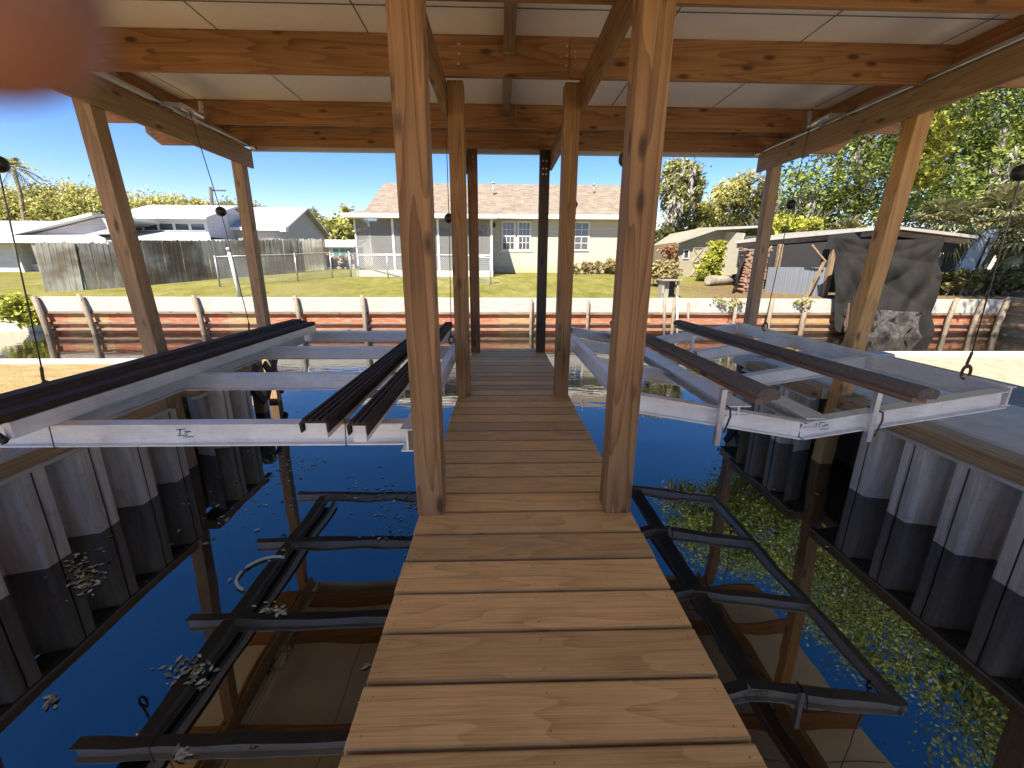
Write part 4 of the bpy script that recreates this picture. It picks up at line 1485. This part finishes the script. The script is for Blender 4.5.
# ------------------------------------------------------------------ right yard
# pole barn with shade cloth and corrugated sheet
bn = empty('pole_barn', (12, 15.5, .35), 'open pole barn with a sagging pale roof and shade cloth sides', 'barn')
pk = at(888, 226, 13.9)
le = at(735, 241, 16.5)
lb = at(744, 243, 19)
re = at(972, 236, 13.9)
mb = MB()
mb.slab([(le.x, 16.5, le.z), (pk.x, 13.7, pk.z), (pk.x, 19, pk.z + .15), (lb.x, 19, lb.z)], .09)
mb.slab([(pk.x + .002, 13.7, pk.z), (re.x, 13.7, re.z), (re.x, 19, re.z + .1), (pk.x + .002, 19, pk.z + .15)], .09)
mb.build('roof', MAT['barn_roof'], bn)
mb = MB()
mb.bar((le.x + .15, 16.6, le.z - .17), (pk.x, 13.95, pk.z - .19), .06, .16, .006)
mb.build('eave_beam', MAT['barnwoodX'], bn)
mb = MB()
mb.bar((pk.x + .04, 13.95, pk.z - .19), (re.x - .1, 13.95, re.z - .18), .06, .16, .006)
mb.build('eave_beam', MAT['barnwoodX'], bn)
for u, y_, zt_ in ((741, 16.3, 2.0), (776, 15.35, 2.1), (829, 14.3, 2.25), (926, 14.1, 2.15), (745, 18.5, 2.3), (900, 18.5, 2.6)):
    q = at(u, 280, y_)
    mb = MB(); mb.box(q.x - .07, q.x + .07, y_, y_ + .14, gz(y_) - .3, zt_, .01); mb.build('post', MAT['barnwood'], bn)
q0, q1 = at(739, 250, 16.5), at(828, 250, 14.6)
mb = MB(); mb.slab([(q0.x, 16.5, 1.3), (q1.x, 14.55, 1.25), (q1.x, 14.55, 2.15), (q0.x, 16.5, 2.0)], .02, (0, 1, 0)); mb.build('shade_cloth', MAT['mesh_dark'], bn)
q0, q1 = at(768, 270, 15.45), at(829, 270, 14.4)
mb = MB()
n = 60
g_ = []
for i in range(n + 1):
    s = i / n
    x = q0.x + (q1.x - q0.x) * s
    y_ = 15.45 - 1.05 * s + .018 * math.sin(i * 1.9)
    g_.append([mb.bm.verts.new((x, y_, gz(14.5) - .1)), mb.bm.verts.new((x, y_, 1.32))])
for a, b in zip(g_, g_[1:]):
    mb.bm.faces.new((a[0], b[0], b[1], a[1]))
mb.build('corrugated_panel', MAT['corr'], bn)
mb = MB(); mb.bar(at(805, 300, 14.2), at(824, 262, 14.2), .10, .02, 0, (0, 1, 0)); mb.build('brace', MAT['barnwood'], bn)
mb = MB(); mb.bar(at(700 + 60, 262, 14.9), at(772, 246, 14.9), .06, .04, 0, (0, 1, 0)); mb.build('brace', MAT['barnwood'], bn)
mb = MB(); mb.bar(at(812, 245, 14.3), at(826, 262, 14.3), .05, .04, 0, (0, 1, 0)); mb.build('brace', MAT['barnwood'], bn)
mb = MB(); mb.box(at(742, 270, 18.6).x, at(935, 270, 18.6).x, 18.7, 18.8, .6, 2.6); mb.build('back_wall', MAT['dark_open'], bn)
mb = MB(); mb.slab([(at(828, 240, 14.3).x, 14.3, 1.9), (at(958, 240, 14.3).x, 14.3, 1.8), (at(958, 240, 14.3).x, 14.3, 2.3), (pk.x, 14.3, pk.z - .1), (at(828, 240, 14.3).x, 14.3, 2.35)], .03, (0, 1, 0)); mb.build('shade_cloth', MAT['mesh_dark'], bn)

# hanging tarp
def tarpf(u, v):
    # u across, v down
    tl, tr = at(832, 238, 13.60), at(942, 238, 13.62)
    bl, br = at(833, 330, 13.2), at(926, 338, 13.15)
    p = tl.lerp(tr, u).lerp(bl.lerp(br, u), v)
    sag = .10 * math.sin(math.pi * u)
    # folds swing down from the two tied corners towards the middle
    r1 = math.hypot(u, v * 1.1)
    r2 = math.hypot(1 - u, v * 1.1)
    a1 = math.atan2(v + .02, u + .02)
    a2 = math.atan2(v + .02, 1 - u + .02)
    fold = .14 * abs(math.sin(7.5 * a1 + 1.2 * r1)) * min(1, r1 * 1.4) + .14 * abs(math.sin(6.0 * a2 + .7 + 1.5 * r2)) * min(1, r2 * 1.4)
    fold += .10 * math.sin(8.5 * v - 3.5 * (u - .5) ** 2 * 4 + .5 * math.sin(5 * u)) * math.sin(math.pi * min(1, u)) + .03 * math.sin(29 * u + 11 * v) + .02 * math.sin(47 * u - 23 * v)
    return (p.x + .03 * math.sin(12 * v + 3 * u), p.y - fold * .75, p.z - sag * (1 - v) * .6 - .06 * math.sin(14 * u) * v)


tp = empty('tarp', at(885, 300, 13.4), 'charcoal tarp hanging in folds from the pole barn roof down over the seawall', 'tarp')
mb = MB(); mb.sheet(tarpf, 110, 80); mb.build('cloth', MAT['tarp'], tp)


def tornf(u, v):
    tl, tr = at(842, 308, 13.12), at(922, 312, 13.1)
    bl, br = at(846, 348, 12.85), at(912, 357, 12.8)
    p = tl.lerp(tr, u).lerp(bl.lerp(br, u), v)
    w = .12 * math.sin(13 * u + 3 * v) + .07 * math.sin(31 * u - 5 * v) + .02 * math.sin(47 * u + 17 * v)
    return (p.x + .10 * math.sin(9 * v + 15 * u) , p.y - abs(w) * 1.2, p.z + (.10 * math.sin(19 * u + 3) + .05 * math.sin(43 * u)) * v)


mb = MB(); mb.sheet(tornf, 120, 60); mb.build('torn_hem', MAT['tarp_torn'], tp)
# dark steel stake
t = empty('stake', at(845, 340, 12.2), 'thin dark steel stake standing in front of the tarp', 'stake')
mb = MB(); mb.bar(at(843, 352, 12.2), at(853, 296, 12.2), .06, .05); mb.build('shaft', MAT['black'], t)
mb = MB(); mb.bar(at(849, 303, 12.15), at(846, 330, 12.15), .03, .05); mb.build('flange', MAT['rust'], t)

# tan shed with X doors
ts = empty('shed', (10.2, 21.5, .95), 'small tan shed with crossed barn doors and a pale gable roof', 'shed')
a, b = at(679, 250, 20.5), at(722, 250, 20.5)
mb = MB()
pkx = a.x + (b.x - a.x) * .45
mb.slab([(a.x, 20.5, .8), (b.x, 20.5, .8), (b.x, 20.5, 2.95), (pkx, 20.5, 3.05), (a.x, 20.5, 2.45)], 3.6, (0, 1, 0)); mb.build('wall', MAT['tan_siding'], ts)
mb = MB(); wall_quad(mb, (b.x + .02, 20.45), (at(741, 250, 19.3).x, 19.3), .75, 2.9, .75, 2.75, .1); mb.build('side_wall', MAT['yellow_siding'], ts)
mb = MB(); mb.slab([(a.x - .3, 20.1, 2.42), (at(716, 238, 20.1).x, 20.1, 3.02), (at(760, 238, 19.2).x, 19.0, 3.05), (at(765, 233, 24).x, 24.4, 3.55), (at(700, 235, 24).x, 24.4, 3.4)], .08); mb.build('roof', MAT['barn_roof'], ts)
d0, d1 = at(690, 276, 20.45), at(703.5, 248, 20.45)
mb = MB(); mb.box(d0.x, d1.x, 20.44, 20.495, d0.z, d1.z); dr = mb.build('door', MAT['tan_siding'], ts)
mb = MB()
xm, zm = (d0.x + d1.x) / 2, (d0.z + d1.z) / 2
for P, Q in (((d0.x, d0.z), (d0.x, d1.z)), ((d1.x, d0.z), (d1.x, d1.z)), ((d0.x, d1.z), (d1.x, d1.z)), ((d0.x, zm), (d1.x, zm)), ((d0.x, d0.z), (d1.x, zm)), ((d1.x, d0.z), (d0.x, zm)), ((d0.x, zm), (d1.x, d1.z)), ((d1.x, zm), (d0.x, d1.z))):
    mb.bar((P[0], 20.425, P[1]), (Q[0], 20.425, Q[1]), .02, .06, 0, (0, 1, 0))
mb.build('door_frame', MAT['stucco'], dr)
p = at(683.5, 258, 20.5); window(ts, p.x, p.x + .2, 20.5, p.z, p.z + .35, 1, 1, .04, sash=False)

# woodpile, log, box, posts
wp = empty('woodpile', (9.2, 15.0, .42), 'tall stack of split firewood leaning at the barn corner', 'woodpile')
mb = MB()
rr = random.Random(8)
for i in range(15):
    for j in range(6):
        z = .45 + i * .095 + rr.uniform(-.02, .02)
        x = 8.62 + j * .125 + rr.uniform(-.03, .03)
        r_ = rr.uniform(.04, .07)
        mb.tube([(x, 14.95 + rr.uniform(-.06, .03), z), (x + rr.uniform(-.03, .03), 15.5, z)], r_, 6)
mb.build('logs', MAT['firewood'], wp)
mb = MB(); mb.box(8.53, 9.39, 14.9, 15.5, 1.86, 1.90, .005); mb.build('lid_board', MAT['boxgrey'], wp)
mb = MB()
mb.sheet(lambda u, v: (8.49 - .35 * (1 - v) * (1 - u) - .02 * math.sin(14 * v), 14.85 + .5 * u, .38 + 1.5 * v * (1 - .3 * u)), 6, 10)
mb.build('side_cloth', MAT['tarp_torn'], wp)
lg = empty('log', (8.7, 17.4, .62), 'cut log lying on the grass before the tan shed', 'log')
mb = MB(); mb.tube([(8.35, 17.1, .80), (9.0, 17.35, .78), (9.7, 17.6, .76)], [.20, .19, .17], 12); mb.build('log_bark', MAT['bark_pale'], lg)
mb = MB(); mb.tube([(8.325, 17.09, .80), (8.345, 17.098, .80)], .17, 12); mb.build('log_end', MAT['endgrain'], lg)
mb = MB(); mb.tube([(9.3, 17.9, .8), (10.1, 18.2, .95)], [.13, .1], 9); tag(mb.build('branch', MAT['bark']), 'dark broken branch lying behind the cut log', 'branch')
# wooden box on posts at the water's edge
bx = empty('wooden_box', (5.35, 13.9, .31), 'grey wooden box on legs with an open dark front at the seawall', 'box')
a, b = at(661, 297, 13.95), at(679, 281, 13.95)
for x in (a.x + .03, b.x - .03):
    mb = MB(); mb.box(x - .035, x + .035, 13.9, 13.97, .2, b.z, .004); mb.build('leg', MAT['boxgrey'], bx)
mb = MB(); mb.box(a.x - .05, b.x + .06, 13.8, 14.4, b.z + .001, b.z + .05, .006); mb.build('lid', MAT['boxgrey'], bx)
mb = MB(); mb.box(a.x + .001, a.x + .25, 13.98, 14.3, .25, b.z - .001, .004); mb.build('side_panel', MAT['boxgrey'], bx)
mb = MB(); mb.box(a.x + .26, b.x - .01, 14.2, 14.25, .35, b.z - .002); mb.build('dark_back', MAT['dark_open'], bx)
for u, vt, vb, rad, mt, lab in ((677, 297, 330, .035, 'pvc', 'thin white standpipe in front of the wooden box'), (664, 299, 330, .05, 'pilegrey', 'short grey post left of the white standpipe'),
                                (688, 303, 332, .04, 'pilegrey', 'slim grey stake right of the white standpipe')):
    mb = MB(); mb.tube([at(u, vb + 14, 12.9), at(u + .5, vt, 12.9)], rad, 8)
    tag(mb.build('mooring_post', MAT[mt]), lab, 'post')

# vegetation on the right
bush('dry_bush', 'straw coloured spiky shrub behind the wooden box', [(at(668, 262, 16.5).x + .25 * i, 16.5 + .3 * (i % 2), 1.02 + .1 * (i % 2), .32, .3, .38) for i in range(-1, 2)], 'leaf_dry', 2200, .10, (6.7, 16.5, .55), 41, clump=.35)
bush('red_bush', 'rust red shrub at the corner of the tan shed', [(at(672, 255, 21).x, 21, 2.0, .5, .5, .45)], 'leaf_red', 900, .1, (8.1, 21, .9), 42)
bush('vine_bush', 'yellow green climbing shrub against the tan shed', [(at(712, 268, 18.9).x, 18.9, 1.5, .45, .4, .7), (at(717, 255, 18.9).x, 18.9, 2.0, .3, .3, .5), (at(704, 276, 18.7).x, 18.7, 1.15, .35, .3, .35)], 'leaf_bush', 2800, .10, (9.6, 18.9, .75), 43, clump=.3)
bush('hedge', 'dark low hedge behind the seawall at the right', [(at(945 + 14 * k_, 282, 14.9).x, 14.9, .85 + .1 * (k_ % 2), .5, .5, .42) for k_ in range(6)], 'leaf_hedge', 5200, .10, (15.3, 14.9, .4), 44, 'hedge', clump=.3)
# wild plants growing on the cap
for u, s_ in ((725, .30), (800, .22), (270, .10)):
    p = at(u, 303, 13.55)
    if u > 300:
        bush('cap_weed', 'small weed growing over the white seawall cap near ' + ('the barn post' if u > 760 else 'the wooden box'), [(p.x, 13.45, .25, s_ * 1.3, .15, s_ * .6)], 'leaf_pale', 260, .06, (p.x, 13.55, .31), int(u), 'weed')
# bush at the left end of the seawall
bush('green_bush', 'round yellow green bush at the left end of the seawall', [(at(20, 312, 13.6).x, 13.6, -.05, .55, .5, .42), (at(12, 306, 13.7).x, 13.7, .1, .35, .4, .3), (at(28, 318, 13.5).x, 13.5, -.25, .35, .4, .3)], 'leaf_bush', 4200, .075, (-14.7, 13.7, -.3), 45, clump=.28)

# blue covered boat
cb = empty('covered_boat', at(985, 270, 17), 'pale blue covered boat tilted up between the palms', 'covered boat')
mb = MB()
P = [at(955, 272, 17), at(978, 272, 17), at(998, 240, 17), at(1003, 228, 17), at(985, 232, 17), at(967, 248, 17)]
mb.slab(P, 1.6, (.4, .9, 0))
bmesh.ops.bevel(mb.bm, geom=mb.bm.edges[:], offset=.08, segments=2, affect='EDGES')
mb.build('hull_cover', MAT['bluetarp'], cb)
mb = MB(); mb.tube([at(990, 238, 16.95), at(975, 272, 16.95)], .03, 6); mb.build('strap', MAT['black'], cb)
mb = MB(); mb.box(at(980, 275, 16.8).x, at(1000, 275, 16.8).x, 16.6, 18, .4, .75, .02); mb.build('cradle', MAT['firewood'], cb)

# palms
fan_palm('cabbage_palm', 'cabbage palm with drooping fan fronds left of the covered boat', (at(940, 250, 17.5).x, 17.5, .6), 2.5, 1.55, 40, 'cabbage palms beside the barn', 51)
fan_palm('cabbage_palm', 'cabbage palm with drooping fan fronds just behind the covered boat', (at(985, 250, 19.5).x, 19.5, .75), 3.0, 1.75, 40, 'cabbage palms beside the barn', 52)
fan_palm('cabbage_palm', 'cabbage palm at the right edge of the view', (at(1032, 250, 16.5).x, 16.5, .5), 2.1, 1.6, 40, 'cabbage palms beside the barn', 53)
fan_palm('cabbage_palm', 'low cabbage palm with straw fronds at the barn corner', (at(918, 250, 16.6).x, 20.6, .9), 1.9, 1.3, 34, 'cabbage palms beside the barn', 54)

# big oaks on the right
def L(u, v, y, ru, rv, dy=None):
    """lobe centred on a pixel at distance y, with pixel radii"""
    p = at(u, v, y)
    k = y / F * 1.05
    return (p.x, p.y, p.z, ru * k, (dy if dy else (ru + rv) / 2 * k), rv * k)


tree('oak_tree', 'big green oak with a dark leaning trunk behind the barn roof', (at(853, 236, 24).x, 24, 1.05),
     [L(880, 120, 24, 55, 45), L(830, 175, 23, 40, 35), L(905, 185, 24, 45, 35), L(800, 205, 23.5, 30, 25), L(870, 215, 22.5, 50, 22), L(935, 95, 25, 50, 45), L(850, 60, 26, 45, 45), (13.0, 24, 12.6, 2.4, 2.4, 2.0), (16, 24.5, 14, 3.6, 3.4, 3), (20, 25, 15, 4, 4, 3), (23.5, 25, 12.5, 3.5, 3.5, 3)],
     'leaf_oak', 62000, .125, .36, seed=61, moss=60, clump=.34)
tree('oak_tree', 'tall oak filling the sky behind the palms at the right edge', (at(1010, 236, 27).x, 27, 1.05),
     [L(985, 110, 27, 50, 45), L(1030, 160, 26, 50, 45), L(960, 175, 26, 40, 40), L(1040, 70, 28, 55, 50), L(1090, 120, 27, 60, 70), L(985, 210, 25, 45, 28)],
     'leaf_oak', 40000, .14, .40, seed=62, moss=70, clump=.34)
tree('oak_tree', 'large oak beyond the right bank that shows only as a reflection in the water', (18.5, 10, -.05),
     [(17.0, 10.5, 7.5, 2.8, 3, 2.4), (18, 8, 9.5, 3.4, 3.4, 2.6), (15.8, 7.5, 11.5, 2.8, 2.8, 2.2), (19.5, 12.5, 10, 3, 3, 2.6), (14.2, 5.0, 9.6, 2.6, 2.6, 2.0), (16.6, 3.0, 7.6, 2.6, 2.6, 2.2), (21, 6, 7, 3, 3, 2.5),
      (13.8, 11.5, 9.4, 2.2, 2.2, 1.7), (15.2, 14.5, 10.8, 2.6, 2.6, 2.0), (17.5, 17.5, 12.4, 3, 3, 2.3), (15, 9, 8.4, 2.2, 2.2, 1.8)],
     'leaf_oak', 85000, .085, .42, seed=63, moss=60, clump=.38)
tree('young_tree', 'thin yellow green sapling crown behind the barn', (at(785, 240, 21).x, 21, 1.0), [L(778, 228, 21, 18, 10), L(805, 228, 20.5, 22, 9), L(925, 160, 20, 14, 20), L(940, 130, 20, 12, 14)], 'leaf_bush', 4200, .14, .06, seed=64, clump=.34)
# bare grey shrub
t = empty('bare_tree', (at(775, 240, 23).x, 23, 1.05), 'leafless grey twiggy tree left of the oak', 'tree')
mb = MB()
rr = random.Random(12)
b0 = Vector((at(775, 240, 23).x, 23, 1.0))
for i in range(34):
    a = at(rr.uniform(745, 812), rr.uniform(196, 238), 23 + rr.uniform(-1, 1))
    m1 = b0.lerp(a, .5) + Vector((rr.uniform(-.3, .3), rr.uniform(-.3, .3), .3))
    mb.tube([b0, m1, a], [.05, .03, .008], 5, False)
    for k_ in range(5):
        s_ = m1.lerp(a, rr.uniform(.2, .9))
        mb.tube([s_, s_ + Vector((rr.uniform(-.6, .6), rr.uniform(-.4, .4), rr.uniform(.0, .7)))], [.014, .004], 4, False)
mb.build('branches', MAT['twig'], t)

# middle right trees
tree('mossy_palm', 'tall slim tree with a pale trunk and hanging grey moss right of the house', (at(661, 265, 30).x, 30, 1.05), [L(682, 172, 30, 15, 9), L(668, 184, 30, 10, 10), L(690, 188, 30.5, 11, 10), L(676, 198, 30, 10, 12)], 'leaf_pale', 6000, .15, .24, 'bark_pale', None, 71, 80, .42)
bush('dark_shrub', 'dark shrub at the foot of the tall slim mossy tree', [(at(658, 245, 29).x, 29, 2.4, .9, .8, 1.3), (at(667, 238, 29.5).x, 29.5, 2.6, .8, .8, 1.5)], 'leaf_hedge', 3600, .14, (at(660, 250, 29).x, 29, 1.05), 75)
tree('round_tree', 'round bright green tree behind the tan shed', (at(692, 250, 33).x, 33, 1.05), [L(690, 222, 33, 22, 20), L(705, 235, 33, 22, 14), L(675, 245, 32, 12, 14)], 'leaf_far', 12000, .15, .16, seed=72, clump=.36)
tree('loose_tree', 'loose airy tree hung with moss behind the pale shed roof', (at(733, 245, 34).x, 34, 1.05), [L(745, 192, 34, 20, 14), L(728, 200, 34.5, 14, 14), L(752, 215, 34, 26, 16), L(735, 228, 33, 30, 12), L(722, 215, 34, 12, 18)], 'leaf_far', 13000, .16, .16, seed=73, moss=70, clump=.38)
tree('loose_tree', 'pale distant tree low between the shed and the barn', (at(770, 245, 40).x, 40, 1.05), [L(768, 228, 40, 26, 14), L(795, 225, 40, 26, 16)], 'leaf_pale', 8000, .19, .16, seed=74, clump=.36)

# left background trees
TG = 'trees beyond the left houses'
specs = [(8, 206, 44, 24, 26, 'far_left dense tree'), (40, 205, 45, 28, 28, ''), (72, 200, 44, 26, 24, ''), (98, 203, 46, 18, 24, '')]
labs = ['dense green tree at the left edge behind the carport house', 'dense green tree beside the tall palm', 'broad rounded tree over the carport roof', 'upright green tree left of the leaning post']
for i, (u, v, y_, ru, rv, _) in enumerate(specs):
    v += 10; rv *= .85
    tree('dense_tree', labs[i], (at(u, 240, y_).x, y_, 1.05), [L(u, v, y_, ru, rv), L(u - ru * .5, v + 8, y_ - 1, ru * .6, rv * .7), L(u + ru * .5, v + 6, y_ - 1, ru * .6, rv * .75)], 'leaf_far', 16000, .14, .22, seed=80 + i, group=TG, clump=.36)
for i, (u, v, y_, ru, rv, lb) in enumerate(((135, 212, 52, 26, 16, 'low tree crown over the left end of the clerestory roof'), (168, 210, 55, 22, 11, 'low tree crown over the middle of the clerestory roof'),
                                            (196, 211, 55, 18, 10, 'small tree crown beside the utility pole'), (238, 215, 52, 24, 11, 'olive tree crown behind the grey house'), (262, 221, 50, 18, 9, 'browning tree crown right behind the grey house roof'))):
    tree('distant_tree', lb, (at(u, 240, y_).x, y_, 1.05), [L(u, v, y_, ru, rv), L(u - ru * .4, v + 3, y_, ru * .6, rv * .9), L(u + ru * .5, v + 4, y_, ru * .6, rv * .8)], 'leaf_far' if i < 3 else 'leaf_pale', 8000, .17, .2, seed=90 + i, group=TG, clump=.36)
feather_palm('palm_tree', 'tall ragged palm above the trees at the far left', (at(25, 215, 42).x, 42, 1.05), at(21, 168, 42).z - 1.05, 1.9, 20, None, 95, .2)
fan_palm('palm_tree', 'bushy palm behind the small pale shed', (at(311, 240, 46).x, 46, 1.05), at(311, 228, 46).z - 1.05, 3.0, 34, None, 96, .3, False)
tree('distant_tree', 'olive tree left of the bushy palm', (at(290, 240, 48).x, 48, 1.05), [L(290, 228, 48, 16, 12), L(300, 235, 47, 16, 8)], 'leaf_far', 3500, .26, .2, seed=97, group=TG, clump=.36)
tree('distant_tree', 'green tree between the bushy palm and the porch', (at(342, 250, 45).x, 45, 1.05), [L(340, 232, 45, 18, 12), L(352, 225, 46, 14, 14), L(330, 240, 45, 18, 8)], 'leaf_far', 4500, .26, .2, seed=98, group=TG, clump=.36)
bush('rusty_shrub', 'rusty shrubs in front of the small pale shed', [(at(328, 256, 36).x, 36, 1.6, .8, .6, .6), (at(347, 257, 36).x, 36, 1.6, .7, .6, .55)], 'leaf_red', 1500, .16, (at(335, 258, 36).x, 36, 1.05), 99)

# ------------------------------------------------------------------ things on the water
r = np.random.default_rng(3)
P = []
for (u, v, ru, rv, n) in ((80, 565, 30, 22, 60), (85, 580, 16, 14, 60), (290, 465, 30, 14, 60), (250, 490, 60, 40, 40), (380, 490, 40, 20, 45), (395, 520, 40, 30, 55), (190, 672, 26, 14, 70), (275, 610, 14, 8, 20),
                          (210, 545, 80, 50, 22), (330, 400, 60, 25, 30), (180, 755, 8, 8, 18), (50, 700, 8, 8, 10), (370, 680, 30, 60, 6), (800, 520, 60, 60, 8), (370, 350, 40, 12, 20)):
    for k_ in range(n):
        d = ray(u + r.normal() * ru * .5, v + r.normal() * rv * .5)
        s_ = (ZW - CAMZ) / d.z
        P.append((d.x * s_, d.y * s_, ZW + .004))
P = np.array(P)
P = P[(P[:, 0] > -3.2) & (P[:, 0] < 3.4)]
mb = MB()
for p in P:
    a = random.uniform(0, 6.28)
    L_ = random.uniform(.008, .03)
    dx, dy = math.cos(a) * L_, math.sin(a) * L_
    w = random.uniform(.3, .6)
    z = p[2] + random.uniform(0, .004)
    mb.poly([(p[0] - dx, p[1] - dy, z), (p[0] - dy * w, p[1] + dx * w, z + .002), (p[0] + dx, p[1] + dy, z + .001), (p[0] + dy * w, p[1] - dx * w, z)])
tag(mb.build('leaf_litter', MAT['litter'], fix=False), 'pale leaf litter floating on the dark water', 'leaf litter', None, 'stuff')
mb = MB()
pts = []
for i in range(13):
    a = R(70 + i * 15)
    pts.append((-1.66 + .17 * math.cos(a), 2.55 + .17 * math.sin(a), ZW + .012))
mb.tube(pts, .011, 7)
tag(mb.build('hose_piece', MAT['hose']), 'short curved piece of pale hose floating left of the walkway', 'hose')

# ------------------------------------------------------------------ the photographer's hand at the lens
def camspace(x, y, z):
    return _rt * x + _up * y + _fwd * z + Vector((0, 0, CAMZ))


def hand():
    # index finger tip reaches past the lens; the rest of the hand is behind and left of it
    bm = bmesh.new()
    skin = bm.verts.layers.skin.verify()

    def chain(pts, rad, root=None):
        prev = root
        for p, q in zip(pts, rad):
            v = bm.verts.new(camspace(*p))
            v[skin].radius = (q, q)
            if prev: bm.edges.new((prev, v))
            prev = v
        return prev

    wrist = bm.verts.new(camspace(-.185, .035, -.13)); wrist[skin].radius = (.028, .022); wrist[skin].use_root = True
    palm = bm.verts.new(camspace(-.150, .050, -.085)); palm[skin].radius = (.034, .020)
    bm.edges.new((wrist, palm))
    arm = bm.verts.new(camspace(-.26, -.03, -.24)); arm[skin].radius = (.036, .032)
    bm.edges.new((wrist, arm))
    chain([(-.118, .076, -.058), (-.088, .074, -.020), (-.056, .046, .012), (-.0412, .0330, .0285), (-.0348, .0218, .0325)], [.012, .0102, .0100, .0098, .0080], palm)
    chain([(-.130, .092, -.062), (-.112, .112, -.028), (-.100, .108, .002), (-.092, .094, .016)], [.012, .010, .0088, .0075], palm)
    chain([(-.146, .098, -.072), (-.136, .122, -.044), (-.128, .124, -.014), (-.120, .112, .0)], [.0115, .0095, .0085, .0072], palm)
    chain([(-.164, .096, -.086), (-.162, .118, -.064), (-.157, .124, -.040), (-.150, .116, -.026)], [.0105, .0085, .0075, .0065], palm)
    chain([(-.135, .022, -.088), (-.102, .006, -.066), (-.080, .000, -.046)], [.015, .0115, .0095], palm)
    me = bpy.data.meshes.new('hand')
    bm.to_mesh(me)
    bm.free()
    o = bpy.data.objects.new('hand', me)
    COL.objects.link(o)
    me.materials.append(MAT['skin'])
    o.modifiers.new('skin', 'SKIN').use_smooth_shade = True
    s = o.modifiers.new('sub', 'SUBSURF')
    s.levels = s.render_levels = 2
    return o


h = tag(hand(), 'blurred fingertip of a hand held close at the upper left corner', 'hand')
